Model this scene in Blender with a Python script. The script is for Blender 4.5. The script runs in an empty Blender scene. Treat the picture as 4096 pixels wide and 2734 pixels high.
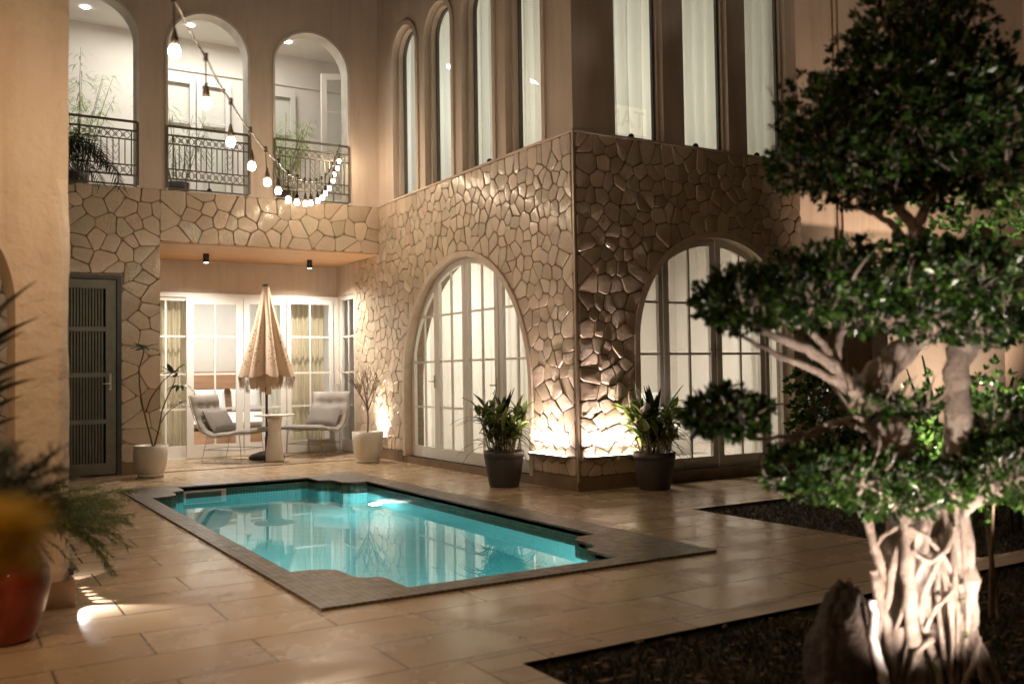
import bpy, math, random
from mathutils import Vector, Matrix, noise
R = random.Random(7)
rad = math.radians
sc = bpy.context.scene
COL = sc.collection

# ------------------------------------------------------------------ camera
YAW, PIT, ROL, FPX = 0.546784841, 0.032862036, 0.015114138, 3791.67
CAM = Vector((0, 0, 1.3))
FW = Vector((math.sin(YAW)*math.cos(PIT), math.cos(YAW)*math.cos(PIT), math.sin(PIT)))
_r = Vector((math.cos(YAW), -math.sin(YAW), 0)); _d = FW.cross(_r)
RT = _r*math.cos(ROL) + _d*math.sin(ROL)
DN = -_r*math.sin(ROL) + _d*math.cos(ROL)
cd = bpy.data.cameras.new("camera"); cam = bpy.data.objects.new("camera", cd); COL.objects.link(cam)
m = Matrix((RT, -DN, -FW)).transposed().to_4x4(); m.translation = CAM
cam.matrix_world = m
cd.sensor_width = 36; cd.lens = FPX/4096*36; cd.clip_end = 300; cd.clip_start = 0.05
cd.dof.use_dof = True; cd.dof.focus_distance = 11.5; cd.dof.aperture_fstop = 1.7
sc.camera = cam
def at(px, py, depth):
    """layout helper: a point of the place at a real distance in front of the camera"""
    return CAM + depth*(FW + RT*((px-2048)/FPX) + DN*((py-1367)/FPX))

# ------------------------------------------------------------------ world, exposure
w = bpy.data.worlds.new("World"); sc.world = w; w.use_nodes = True
nt = w.node_tree; bg = nt.nodes["Background"]
sky = nt.nodes.new("ShaderNodeTexSky"); sky.sky_type = 'NISHITA'; sky.sun_disc = False
sky.sun_elevation = rad(-6); sky.sun_rotation = rad(200)
nt.links.new(sky.outputs[0], bg.inputs[0]); bg.inputs[1].default_value = 0.05
sc.view_settings.view_transform = 'Standard'; sc.view_settings.look = 'None'
sc.view_settings.exposure = 0.32; sc.view_settings.gamma = 1.0
cy = sc.cycles
cy.use_denoising = True; cy.max_bounces = 9; cy.diffuse_bounces = 3; cy.glossy_bounces = 4
cy.transmission_bounces = 6; cy.transparent_max_bounces = 24
cy.caustics_reflective = False; cy.caustics_refractive = False
cy.sample_clamp_indirect = 4.0; cy.blur_glossy = 0.3; cy.use_light_tree = True

# ------------------------------------------------------------------ lamps of the place and added fill lamps
WARM = (1.0, .60, .30); SOFT = (1.0, .76, .52); WHITE = (1.0, .90, .77); COOL = (.93, 1.0, .97)
def lamp(kind, loc, power, color, size=.1, rot=None, to=None, spot=None, blend=.5, sizey=None, name='lamp'):
    l = bpy.data.lights.new(name, kind); l.energy = power; l.color = color
    o = bpy.data.objects.new(name, l); COL.objects.link(o); o.location = loc
    if kind == 'AREA':
        l.size = size
        if sizey: l.shape = 'RECTANGLE'; l.size_y = sizey
        if name == 'washer_lamp': l.spread = rad(100)
    else: l.shadow_soft_size = size
    if spot: l.spot_size = rad(spot); l.spot_blend = blend
    if to is not None: o.rotation_euler = (Vector(to)-Vector(loc)).to_track_quat('-Z', 'Y').to_euler()
    if rot: o.rotation_euler = rot
    return o
# added unseen fill lamps around the camera, brightening facade and foreground
lamp('POINT', (-3.2, 3.0, 2.6), 130, WARM, .12, name='added_fill_lamp')
lamp('POINT', (1.5, -3.6, 3.4), 60, WARM, .12, name='added_fill_lamp')
lamp('SPOT', (-.9, .2, 2.9), 25, WARM, .08, to=(-.1, .8, 1.2), spot=60, blend=.9, name='added_fill_lamp')
lamp('SPOT', (-.6, 3.2, 3.9), 150, WARM, .10, to=(.35, 6.0, 1.5), spot=75, blend=.9, name='added_pier_lamp')  # unseen spot added to light the pier face
# patio downlights
lamp('SPOT', (3.55, 14.82, 3.04), 230, WHITE, .04, to=(3.55, 14.82, 0), spot=150, blend=.8, name='downlight_lamp')
lamp('SPOT', (5.23, 14.94, 3.04), 230, WHITE, .04, to=(5.23, 14.94, 0), spot=150, blend=.8, name='downlight_lamp')
# wall washers
lamp('AREA', (5.90, 9.0, .40), 17, (1, .78, .70), .70, sizey=.03, to=(5.97, 9.0, 1.6), name='washer_lamp')
lamp('AREA', (6.45, 8.40, .40), 25, (1, .78, .70), .72, sizey=.03, to=(6.45, 8.47, 1.6), name='washer_lamp')
lamp('AREA', (5.91, 13.75, .36), 14, (1, .86, .70), .30, sizey=.03, to=(5.99, 13.75, 1.2), name='washer_lamp')
# garden spots on the banyan bonsai and the wall behind it
lamp('SPOT', (2.30, 1.45, .06), 190, (1, .84, .74), .03, to=(3.2, 2.3, 1.32), spot=44, blend=.7, name='garden_spot_lamp')
lamp('SPOT', (2.93, 1.92, .06), 100, (1, .82, .72), .03, to=(3.22, 2.25, 1.2), spot=105, blend=.7, name='garden_spot_lamp')
lamp('SPOT', (3.62, 1.80, .06), 80, (1, .82, .72), .03, to=(3.38, 2.25, 1.3), spot=105, blend=.7, name='garden_spot_lamp')
lamp('SPOT', (4.15, 2.2, .10), 480, (1, .88, .72), .04, to=(4.65, 2.9, 2.0), spot=85, blend=.7, name='garden_spot_lamp')
lamp('SPOT', (11.4, 6.0, .15), 760, (1, .70, .50), .05, to=(12.1, 9.2, 3.4), spot=84, blend=.8, name='garden_spot_lamp')
lamp('SPOT', (12.2, 8.5, 2.2), 90, (1, .72, .50), .05, to=(12.0, 9.3, 4.6), spot=140, blend=.8, name='garden_spot_lamp')
# pool lamp under water, then two added hidden lamps to brighten the basin
lamp('POINT', (4.33, 10.2, -.55), 26, COOL, .07, name='pool_and_fill_lamp')
lamp('POINT', (3.2, 5.36, -.5), 85, COOL, .07, name='pool_and_fill_lamp')
lamp('POINT', (2.09, 8.4, -.5), 50, COOL, .07, name='pool_and_fill_lamp')
# rooms
lamp('AREA', (3.5, 15.2, 6.92), 66, (1, .95, .86), 2.6, sizey=.3, rot=(0,0,0), name='corridor_lamp')
lamp('AREA', (4.5, 17.8, 3.15), 78, (1, .94, .86), 1.4, rot=(0,0,0), name='bedroom_lamp')
lamp('AREA', (8.0, 11.8, 3.2), 170, WHITE, 1.0, rot=(0,0,0), name='sitting_room_lamp')
lamp('POINT', (7.6, 12.6, 5.2), 60, COOL, .3, name='upper_room_lamp')
lamp('POINT', (7.6, 10.0, 4.6), 34, (1, .95, .82), .3, name='upper_room_lamp')
lamp('POINT', (8.4, 10.6, 4.6), 26, (1, .95, .82), .3, name='upper_room_lamp')
# made-up source beside the stucco pier: narrow beams added for the streaks on the paving
for y_, tx_, ty_, p_, a_ in ((6.05, .88, 5.70, 36, 40), (6.14, .84, 6.06, 14, 14), (6.24, .82, 6.17, 10, 12), (6.34, .81, 6.29, 8, 11), (6.44, .80, 6.40, 6, 11), (6.54, .80, 6.52, 5, 11), (6.72, .84, 6.95, 8, 30)):
    lamp('SPOT', (.70, y_, .10), p_, (1, .92, .9), .006, to=(tx_, ty_, 0), spot=a_*1.6, blend=.5, name='added_streak_lamp')

# ------------------------------------------------------------------ materials
def mk(name):
    M = bpy.data.materials.new(name); M.use_nodes = True
    return M, M.node_tree, M.node_tree.nodes["Principled BSDF"]
def ramp(nt, fac, stops):
    r = nt.nodes.new("ShaderNodeValToRGB"); e = r.color_ramp.elements
    e[0].position, e[0].color = stops[0][0], (*stops[0][1], 1); e[1].position, e[1].color = stops[-1][0], (*stops[-1][1], 1)
    for p, c in stops[1:-1]:
        x = e.new(p); x.color = (*c, 1)
    nt.links.new(fac, r.inputs[0]); return r.outputs[0]
def noi(nt, scale, detail=4, rough=.55, vec=None, dist=0):
    n = nt.nodes.new("ShaderNodeTexNoise"); n.inputs["Scale"].default_value = scale
    n.inputs["Detail"].default_value = detail; n.inputs["Roughness"].default_value = rough; n.inputs["Distortion"].default_value = dist
    if vec is None:
        vec = nt.nodes.new("ShaderNodeTexCoord").outputs["Object"]
    nt.links.new(vec, n.inputs["Vector"]); return n
def bump(nt, b, h, strength=.3, dist=.01, prev=None):
    n = nt.nodes.new("ShaderNodeBump"); n.inputs["Strength"].default_value = strength; n.inputs["Distance"].default_value = dist
    nt.links.new(h, n.inputs["Height"])
    if prev: nt.links.new(prev, n.inputs["Normal"])
    if b: nt.links.new(n.outputs[0], b.inputs["Normal"])
    return n.outputs[0]
def simple(name, c, rough=.6, var=.12, scale=6, bs=.2, bscale=60, metal=0, bd=.004, spec=.5, trans=0, coat=0):
    M, nt, b = mk(name)
    n = noi(nt, scale)
    nt.links.new(ramp(nt, n.outputs[0], [(.3, tuple(x*(1-var) for x in c)), (.7, tuple(min(1, x*(1+var)) for x in c))]), b.inputs["Base Color"])
    b.inputs["Roughness"].default_value = rough; b.inputs["Metallic"].default_value = metal
    b.inputs["Specular IOR Level"].default_value = spec; b.inputs["Coat Weight"].default_value = coat
    if bs: bump(nt, b, noi(nt, bscale, 5).outputs[0], bs, bd)
    if trans:
        t = nt.nodes.new("ShaderNodeBsdfTranslucent"); t.inputs[0].default_value = (*c, 1)
        mx = nt.nodes.new("ShaderNodeMixShader"); mx.inputs[0].default_value = trans
        out = nt.nodes["Material Output"]
        nt.links.new(b.outputs[0], mx.inputs[1]); nt.links.new(t.outputs[0], mx.inputs[2]); nt.links.new(mx.outputs[0], out.inputs[0])
    return M
def emit(name, c, s):
    M, nt, b = mk(name); b.inputs["Base Color"].default_value = (*c, 1)
    b.inputs["Emission Color"].default_value = (*c, 1); b.inputs["Emission Strength"].default_value = s; return M
def glass_mat(name, tint=(.96, .98, .97)):
    M, nt, b = mk(name); nt.nodes.remove(b)
    t = nt.nodes.new("ShaderNodeBsdfTransparent"); t.inputs[0].default_value = (*tint, 1)
    g = nt.nodes.new("ShaderNodeBsdfGlossy"); g.inputs["Roughness"].default_value = 0.0
    f = nt.nodes.new("ShaderNodeFresnel"); ge = nt.nodes.new("ShaderNodeNewGeometry"); mr = nt.nodes.new("ShaderNodeMapRange")
    mr.inputs[3].default_value = 1.5; mr.inputs[4].default_value = 1/1.5; nt.links.new(ge.outputs["Backfacing"], mr.inputs[0]); nt.links.new(mr.outputs[0], f.inputs[0])   # same reflectance from both sides
    mx = nt.nodes.new("ShaderNodeMixShader")
    nt.links.new(f.outputs[0], mx.inputs[0]); nt.links.new(t.outputs[0], mx.inputs[1]); nt.links.new(g.outputs[0], mx.inputs[2])
    nt.links.new(mx.outputs[0], nt.nodes["Material Output"].inputs[0]); return M
def leaf_mat(name, c1, c2, rough=.35, trans=.25, scale=9):
    M, nt, b = mk(name)
    at_ = nt.nodes.new("ShaderNodeAttribute"); at_.attribute_name = "tone"
    col = ramp(nt, at_.outputs["Fac"], [(0, c1), (1, c2)])
    nt.links.new(col, b.inputs["Base Color"]); b.inputs["Roughness"].default_value = rough
    t = nt.nodes.new("ShaderNodeBsdfTranslucent"); nt.links.new(col, t.inputs[0])
    mx = nt.nodes.new("ShaderNodeMixShader"); mx.inputs[0].default_value = trans
    nt.links.new(b.outputs[0], mx.inputs[1]); nt.links.new(t.outputs[0], mx.inputs[2])
    nt.links.new(mx.outputs[0], nt.nodes["Material Output"].inputs[0]); return M
def stone_mat(name, cA, cB, cC, rough):
    M, nt, b = mk(name)
    at_ = nt.nodes.new("ShaderNodeAttribute"); at_.attribute_name = "tone"
    n = noi(nt, 14, 6, .65)
    ad = nt.nodes.new("ShaderNodeMath"); ad.operation = 'MULTIPLY_ADD'; ad.inputs[1].default_value = .5; 
    nt.links.new(n.outputs[0], ad.inputs[0]); nt.links.new(at_.outputs["Fac"], ad.inputs[2])
    base = ramp(nt, ad.outputs[0], [(.15, cA), (.7, cB), (1.0, cC)])
    fr = nt.nodes.new("ShaderNodeMath"); fr.operation = 'MULTIPLY'; fr.inputs[1].default_value = 9.7; nt.links.new(at_.outputs["Fac"], fr.inputs[0])
    f2 = nt.nodes.new("ShaderNodeMath"); f2.operation = 'FRACT'; nt.links.new(fr.outputs[0], f2.inputs[0])
    tint = ramp(nt, f2.outputs[0], [(0, (.86, .80, .76)), (.3, (1, .97, .92)), (.55, (1.0, .90, .84)), (.8, (.90, .92, .84)), (1, (.74, .68, .62))])
    mt = nt.nodes.new("ShaderNodeMix"); mt.data_type = 'RGBA'; mt.blend_type = 'MULTIPLY'; mt.inputs[0].default_value = .85
    nt.links.new(base, mt.inputs[6]); nt.links.new(tint, mt.inputs[7]); nt.links.new(mt.outputs[2], b.inputs["Base Color"])
    r2 = nt.nodes.new("ShaderNodeMapRange"); nt.links.new(n.outputs[0], r2.inputs[0])
    r2.inputs[1].default_value = .3; r2.inputs[2].default_value = .7; r2.inputs[3].default_value = rough-.1; r2.inputs[4].default_value = rough+.15
    nt.links.new(r2.outputs[0], b.inputs["Roughness"]); b.inputs["Coat Weight"].default_value = .6; b.inputs["Coat Roughness"].default_value = .20
    ms = nt.nodes.new("ShaderNodeMapRange"); nt.links.new(at_.outputs["Fac"], ms.inputs[0]); ms.inputs[1].default_value = .6; ms.inputs[2].default_value = .75; ms.inputs[3].default_value = .22; ms.inputs[4].default_value = 1.0
    mh = nt.nodes.new("ShaderNodeMath"); mh.operation = 'MULTIPLY'; nt.links.new(noi(nt, 24, 7, .72, dist=.6).outputs[0], mh.inputs[0]); nt.links.new(ms.outputs[0], mh.inputs[1])
    p = bump(nt, None, mh.outputs[0], 1.0, .035)
    bump(nt, b, noi(nt, 120, 4, .6).outputs[0], .35, .004, p)
    return M
def brick_mat(name, cA, cB, mort, bw, bh, ms, rough, offset=.5, offx=0, offy=0, bumps=.3, nscale=3, stone=False, rvar=.1, rot=0):
    M, nt, b = mk(name)
    tc = nt.nodes.new("ShaderNodeTexCoord"); mp = nt.nodes.new("ShaderNodeMapping"); mp.inputs["Location"].default_value = (offx, offy, 0)
    mp.inputs["Rotation"].default_value = (0, 0, rot)
    nt.links.new(tc.outputs["Object"], mp.inputs[0])
    br = nt.nodes.new("ShaderNodeTexBrick"); nt.links.new(mp.outputs[0], br.inputs["Vector"])
    br.inputs["Scale"].default_value = 1; br.inputs["Brick Width"].default_value = bw; br.inputs["Row Height"].default_value = bh
    br.inputs["Mortar Size"].default_value = ms; br.inputs["Mortar Smooth"].default_value = .2; br.offset = offset
    br.inputs["Color1"].default_value = (*cA, 1); br.inputs["Color2"].default_value = (*cB, 1); br.inputs["Mortar"].default_value = (*mort, 1)
    n = noi(nt, nscale, 8, .55, mp.outputs[0], .15)
    mx = nt.nodes.new("ShaderNodeMix"); mx.data_type = 'RGBA'; mx.blend_type = 'MULTIPLY'; mx.inputs[0].default_value = .75
    nt.links.new(br.outputs[0], mx.inputs[6]); nt.links.new(ramp(nt, n.outputs[0], [(.28, (.62, .55, .48)), (.5, (.95, .93, .9)), (.75, (1, 1, 1))]), mx.inputs[7])
    nt.links.new(mx.outputs[2], b.inputs["Base Color"])
    r2 = nt.nodes.new("ShaderNodeMapRange"); nt.links.new(n.outputs[0], r2.inputs[0]); r2.inputs[1].default_value = .3; r2.inputs[2].default_value = .7
    r2.inputs[3].default_value = rough+rvar; r2.inputs[4].default_value = rough-rvar; nt.links.new(r2.outputs[0], b.inputs["Roughness"])
    inv = nt.nodes.new("ShaderNodeMath"); inv.operation = 'SUBTRACT'; inv.inputs[0].default_value = 1; nt.links.new(br.outputs["Fac"], inv.inputs[1])
    p = bump(nt, None, inv.outputs[0], bumps, .004)
    bump(nt, b, noi(nt, 9, 6, .6, mp.outputs[0]).outputs[0], .05, .01, p)
    return M
def plaster_mat(name, c, bs=.25, sc1=7):
    M, nt, b = mk(name)
    tc = nt.nodes.new("ShaderNodeTexCoord").outputs["Object"]
    n = noi(nt, 1.3, 6, .6, tc)
    nt.links.new(ramp(nt, n.outputs[0], [(.3, tuple(x*.90 for x in c)), (.6, c), (.8, tuple(min(1, x*1.06) for x in c))]), b.inputs["Base Color"])
    b.inputs["Roughness"].default_value = .78
    mp = nt.nodes.new("ShaderNodeMapping"); mp.inputs["Scale"].default_value = (3, 3, .35); nt.links.new(tc, mp.inputs[0])
    n2 = noi(nt, 2, 6, .65, mp.outputs[0], .4); mx = nt.nodes.new("ShaderNodeMix"); mx.data_type = 'RGBA'; mx.blend_type = 'MULTIPLY'; mx.inputs[0].default_value = .6
    nt.links.new(b.inputs["Base Color"].links[0].from_socket, mx.inputs[6]); nt.links.new(ramp(nt, n2.outputs[0], [(.3, (.78, .74, .70)), (.55, (1, 1, 1))]), mx.inputs[7]); nt.links.new(mx.outputs[2], b.inputs["Base Color"])
    p = bump(nt, None, noi(nt, sc1, 5, .5, tc).outputs[0], bs, .03)
    bump(nt, b, noi(nt, 140, 3, .6, tc).outputs[0], .25, .002, p); return M

PLASTER = plaster_mat('beige_plaster', (.60, .50, .41), .08)
STUCCO = plaster_mat('rough_stucco', (.58, .48, .38), 1.0, 9)
CREAM = simple('cream_room_paint', (.78, .75, .70), .75, .03, 2, 0)
MORTAR = simple('mortar', (.26, .20, .145), .9, .25, 20)
STONE = stone_mat('cladding_stone', (.44, .36, .27), (.60, .50, .39), (.68, .58, .46), .42)
FLOOR = brick_mat('travertine_paving', (.47, .345, .225), (.57, .43, .29), (.13, .085, .05), .9, .4385, .007, .24, .5, 0, .075, .45, 2.6, rvar=.12)
INFLOOR = brick_mat('pale_room_tiles', (.62, .56, .50), (.66, .60, .54), (.4, .36, .32), .8, .8, .006, .25, 0)
MOSAIC = brick_mat('grey_brown_mosaic', (.15, .125, .10), (.19, .16, .13), (.07, .055, .045), .045, .045, .005, .40, 0, bumps=.6, nscale=14)
WHITEP = simple('white_window_frame', (.72, .70, .66), .38, .04, 3, .05)
DARKM = simple('dark_grey_metal', (.045, .05, .05), .42, .2, 8, .15, metal=.4)
BRONZE = simple('grey_bronze_railing', (.16, .14, .11), .45, .2, 8, .15, metal=.5)
BLACK = simple('black_plastic', (.012, .012, .012), .4)
GLASS = glass_mat('window_glass')
WOOD = None
def wood_mat(name, a, b_, sx=1.2, sy=14, rough=.5):
    M, nt, b = mk(name)
    tc = nt.nodes.new("ShaderNodeTexCoord"); mp = nt.nodes.new("ShaderNodeMapping"); mp.inputs["Scale"].default_value = (sx, sy, sy)
    nt.links.new(tc.outputs["Object"], mp.inputs[0]); n = noi(nt, 1, 7, .6, mp.outputs[0], 1.2)
    nt.links.new(ramp(nt, n.outputs[0], [(.3, a), (.7, b_)]), b.inputs["Base Color"]); b.inputs["Roughness"].default_value = rough
    bump(nt, b, n.outputs[0], .2, .003); return M
WOOD = wood_mat('oak_soffit', (.42, .23, .10), (.60, .36, .18))
HEADW = wood_mat('headboard_wood', (.38, .21, .12), (.50, .30, .18))
BARK = None
M_, nt_, b_ = mk('pale_fig_bark')
n_ = noi(nt_, 11, 7, .65, dist=.8)
nt_.links.new(ramp(nt_, n_.outputs[0], [(.30, (.20, .13, .09)), (.42, (.50, .39, .31)), (.72, (.68, .57, .48))]), b_.inputs["Base Color"])
b_.inputs["Roughness"].default_value = .75
p_ = bump(nt_, None, noi(nt_, 18, 7, .75, dist=2.0).outputs[0], 1.0, .05); bump(nt_, b_, noi(nt_, 70, 5, .7).outputs[0], .8, .01, p_); BARK = M_
# pool tiles: turquoise below, dark green at the rim
def pool_mat(name, cA, cB, mort):
    M, nt, b = mk(name)
    tc = nt.nodes.new("ShaderNodeTexCoord"); br = nt.nodes.new("ShaderNodeTexBrick")
    # UV-free: mix x+y along the wall, z up
    s = nt.nodes.new("ShaderNodeSeparateXYZ"); nt.links.new(tc.outputs["Object"], s.inputs[0])
    ad = nt.nodes.new("ShaderNodeMath"); ad.operation = 'ADD'; nt.links.new(s.outputs[0], ad.inputs[0]); nt.links.new(s.outputs[1], ad.inputs[1])
    c = nt.nodes.new("ShaderNodeCombineXYZ"); nt.links.new(ad.outputs[0], c.inputs[0]); nt.links.new(s.outputs[2], c.inputs[1])
    nt.links.new(c.outputs[0], br.inputs["Vector"]); br.offset = 0
    br.inputs["Scale"].default_value = 1; br.inputs["Brick Width"].default_value = .034; br.inputs["Row Height"].default_value = .034
    br.inputs["Mortar Size"].default_value = .003; br.inputs["Color1"].default_value = (*cA, 1); br.inputs["Color2"].default_value = (*cB, 1); br.inputs["Mortar"].default_value = (*mort, 1)
    nt.links.new(br.outputs[0], b.inputs["Base Color"]); b.inputs["Roughness"].default_value = .25; return M
RIMT = pool_mat('dark_green_mosaic', (.03, .13, .10), (.05, .19, .14), (.14, .20, .16))
POOLT = pool_mat('turquoise_mosaic', (.10, .48, .50), (.14, .57, .57), (.32, .57, .55))
M_, nt_, b_ = mk('pool_water')
nt_.nodes.remove(b_); g_ = nt_.nodes.new("ShaderNodeBsdfGlass"); g_.inputs["IOR"].default_value = 1.333; g_.inputs["Roughness"].default_value = 0
g_.inputs["Color"].default_value = (.93, 1, 1, 1)
nt_.links.new(g_.outputs[0], nt_.nodes["Material Output"].inputs[0])
bn_ = nt_.nodes.new("ShaderNodeBump"); bn_.inputs["Strength"].default_value = .007; bn_.inputs["Distance"].default_value = .02
nt_.links.new(noi(nt_, 3.5, 2, .4).outputs[0], bn_.inputs["Height"]); nt_.links.new(bn_.outputs[0], g_.inputs["Normal"]); WATER = M_

# ------------------------------------------------------------------ mesh builder
class MB:
    def __init__(s): s.v = []; s.f = []; s.t = []; s.tone = .5; s.sm = []; s.smooth = False
    def add(s, vs, fs, smooth=None):
        k = len(s.v); s.v += [tuple(v) for v in vs]
        for f in fs: s.f.append(tuple(i+k for i in f)); s.t.append(s.tone); s.sm.append(s.smooth if smooth is None else smooth)
        return s
    def box(s, x0, y0, z0, x1, y1, z1):
        x0, x1 = sorted((x0, x1)); y0, y1 = sorted((y0, y1)); z0, z1 = sorted((z0, z1))
        return s.add([(x0,y0,z0),(x1,y0,z0),(x1,y1,z0),(x0,y1,z0),(x0,y0,z1),(x1,y0,z1),(x1,y1,z1),(x0,y1,z1)],
              [(0,3,2,1),(4,5,6,7),(0,1,5,4),(1,2,6,5),(2,3,7,6),(3,0,4,7)])
    def obox(s, c, ax, ay, az):
        c, ax, ay, az = map(Vector, (c, ax, ay, az)); vs = []
        for k in (-1, 1):
            for i, j in ((-1,-1),(1,-1),(1,1),(-1,1)): vs.append(c+ax*i+ay*j+az*k)
        return s.add(vs, [(0,3,2,1),(4,5,6,7),(0,1,5,4),(1,2,6,5),(2,3,7,6),(3,0,4,7)])
    def tube(s, pts, rs, seg=8, cap=True, wob=0):
        pts = [Vector(p) for p in pts]
        if not isinstance(rs, (list, tuple)): rs = [rs]*len(pts)
        n = len(pts); vs = []; up = None
        for i, p in enumerate(pts):
            t = (pts[min(i+1, n-1)]-pts[max(i-1, 0)])
            t = t.normalized() if t.length > 1e-9 else Vector((0,0,1))
            if up is None: up = t.orthogonal().normalized()
            else:
                up = up - t*up.dot(t); up = up.normalized() if up.length > 1e-6 else t.orthogonal().normalized()
            b = t.cross(up)
            for k in range(seg):
                a = 2*math.pi*k/seg; r = rs[i]*(1+(R.uniform(-wob, wob) if wob else 0))
                vs.append(p+(up*math.cos(a)+b*math.sin(a))*r)
        fs = [(i*seg+k, i*seg+(k+1)%seg, (i+1)*seg+(k+1)%seg, (i+1)*seg+k) for i in range(n-1) for k in range(seg)]
        s.add(vs, fs, True)
        if cap: s.add(vs[:seg], [tuple(range(seg))[::-1]], False); s.add(vs[-seg:], [tuple(range(seg))], False)
        return s
    def lathe(s, prof, c=(0,0,0), seg=32, fn=None):
        vs = []
        for j, (r, z) in enumerate(prof):
            for k in range(seg):
                a = 2*math.pi*k/seg; rr = r*(fn(a, z, j) if fn else 1)
                vs.append((c[0]+rr*math.cos(a), c[1]+rr*math.sin(a), c[2]+z))
        fs = [(j*seg+k, j*seg+(k+1)%seg, (j+1)*seg+(k+1)%seg, (j+1)*seg+k) for j in range(len(prof)-1) for k in range(seg)]
        return s.add(vs, fs, True)
    def blade(s, base, dirv, side, L, W, bend=.5, n=5, fold=.15, tip=.0, wp=.45):
        """a leaf: base point, direction, side vector, drooping by bend"""
        p = Vector(base); d = Vector(dirv).normalized(); sd = Vector(side).normalized(); vs = []
        for i in range(n+1):
            u = i/n; w = W*(math.sin(math.pi*min(1, max(0, u**wp)))**.9 if 0 < u < 1 else (.12 if i == 0 else tip))
            nn = d.cross(sd).normalized()
            vs += [p-sd*w*.5+nn*W*fold*.5, p.copy(), p+sd*w*.5+nn*W*fold*.5]
            d = (d+Vector((0,0,-1))*bend/n).normalized(); sd = (sd-d*sd.dot(d)).normalized(); p = p+d*L/n
        fs = []
        for i in range(n):
            a = i*3; fs += [(a, a+1, a+4, a+3), (a+1, a+2, a+5, a+4)]
        return s.add(vs, fs, True)
    def build(s, name, mat, parent=None, local=False):
        me = bpy.data.meshes.new(name); vs = s.v
        if parent is not None and not local:
            o = root_loc(parent); vs = [(v[0]-o[0], v[1]-o[1], v[2]-o[2]) for v in s.v]
        me.from_pydata(vs, [], s.f)
        me.polygons.foreach_set("use_smooth", s.sm)
        a = me.attributes.new("tone", 'FLOAT', 'FACE'); a.data.foreach_set("value", s.t)
        me.materials.append(mat); me.update()
        ob = bpy.data.objects.new(name, me); COL.objects.link(ob)
        if parent is not None: ob.parent = parent
        return ob
def root_loc(o):
    v = Vector((0,0,0))
    while o is not None: v = v+o.location; o = o.parent
    return v
def tag(o, label=None, cat=None, group=None, kind=None):
    if label: o["label"] = label
    if cat: o["category"] = cat
    if group: o["group"] = group
    if kind: o["kind"] = kind
    return o
def empty(name, loc, label=None, cat=None, group=None, rz=0):
    o = bpy.data.objects.new(name, None); COL.objects.link(o); o.location = loc; o.rotation_euler = (0,0,rz); o.empty_display_size = .1
    return tag(o, label, cat, group)
def copy_tree(o, parent=None):
    c = o.copy(); COL.objects.link(c); c.parent = parent
    for ch in [x for x in bpy.data.objects if x.parent == o]: copy_tree(ch, c)
    return c

# ------------------------------------------------------------------ walls with arched openings
# frames: F(u, v, d) -> world; u along the wall, v up, d into the wall
FA = lambda y: (lambda u, v, d: (u, y+d, v))
FB = lambda x: (lambda u, v, d: (x+d, u, v))
def arch_wall(mb, F, u0, u1, v0, v1, arches, th, back=True, seg=28):
    """arches: (centre, radius, spring height, bottom)"""
    arches = sorted(arches); x = u0
    def quad(a, b, c, d_, dd=0): mb.add([F(*a, dd), F(*b, dd), F(*c, dd), F(*d_, dd)], [(0,1,2,3)])
    for dd in ((0, th) if back else (0,)):
        x = u0
        for c, r, s_, bt in arches:
            quad((x, v0), (c-r, v0), (c-r, v1), (x, v1), dd)
            if bt > v0+.001: quad((c-r, v0), (c+r, v0), (c+r, bt), (c-r, bt), dd)
            for k in range(seg):
                a, b = math.pi*(1-k/seg), math.pi*(1-(k+1)/seg)
                ax, az, bx, bz = c+r*math.cos(a), s_+r*math.sin(a), c+r*math.cos(b), s_+r*math.sin(b)
                quad((ax, az), (bx, bz), (bx, v1), (ax, v1), dd)
            x = c+r
        quad((x, v0), (u1, v0), (u1, v1), (x, v1), dd)
    for c, r, s_, bt in arches:
        pts = [(c-r, bt)]+[(c+r*math.cos(math.pi*(1-k/seg)), s_+r*math.sin(math.pi*(1-k/seg))) for k in range(seg+1)]+[(c+r, bt)]
        for a, b in zip(pts, pts[1:]): mb.add([F(*a, 0), F(*b, 0), F(*b, th), F(*a, th)], [(0,1,2,3)], False)
        if bt > v0+.001: mb.add([F(c-r, bt, 0), F(c+r, bt, 0), F(c+r, bt, th), F(c-r, bt, th)], [(0,1,2,3)])
    return mb
def arch_ring(mb, F, c, r_out, r_in, s_, bt, d0, d1, seg=32):
    """band following an arch, between two radii"""
    def pts(r): return [(c-r, bt)]+[(c+r*math.cos(math.pi*(1-k/seg)), s_+r*math.sin(math.pi*(1-k/seg))) for k in range(seg+1)]+[(c+r, bt)]
    o, i = pts(r_out), pts(r_in)
    for k in range(len(o)-1):
        mb.add([F(*o[k], d0), F(*o[k+1], d0), F(*i[k+1], d0), F(*i[k], d0)], [(0,1,2,3)], False)
        mb.add([F(*i[k], d0), F(*i[k+1], d0), F(*i[k+1], d1), F(*i[k], d1)], [(0,1,2,3)], False)
        mb.add([F(*o[k], d0), F(*o[k+1], d0), F(*o[k+1], d1), F(*o[k], d1)], [(0,1,2,3)], False)
    return mb
def clip(poly, n, d):
    """keep the points with n.p <= d"""
    out = []; L = len(poly)
    for i in range(L):
        a, b = poly[i], poly[(i+1) % L]; da, db = a[0]*n[0]+a[1]*n[1]-d, b[0]*n[0]+b[1]*n[1]-d
        if da <= 0: out.append(a)
        if (da < 0 < db) or (db < 0 < da):
            t = da/(da-db); out.append((a[0]+(b[0]-a[0])*t, a[1]+(b[1]-a[1])*t))
    return out
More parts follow.
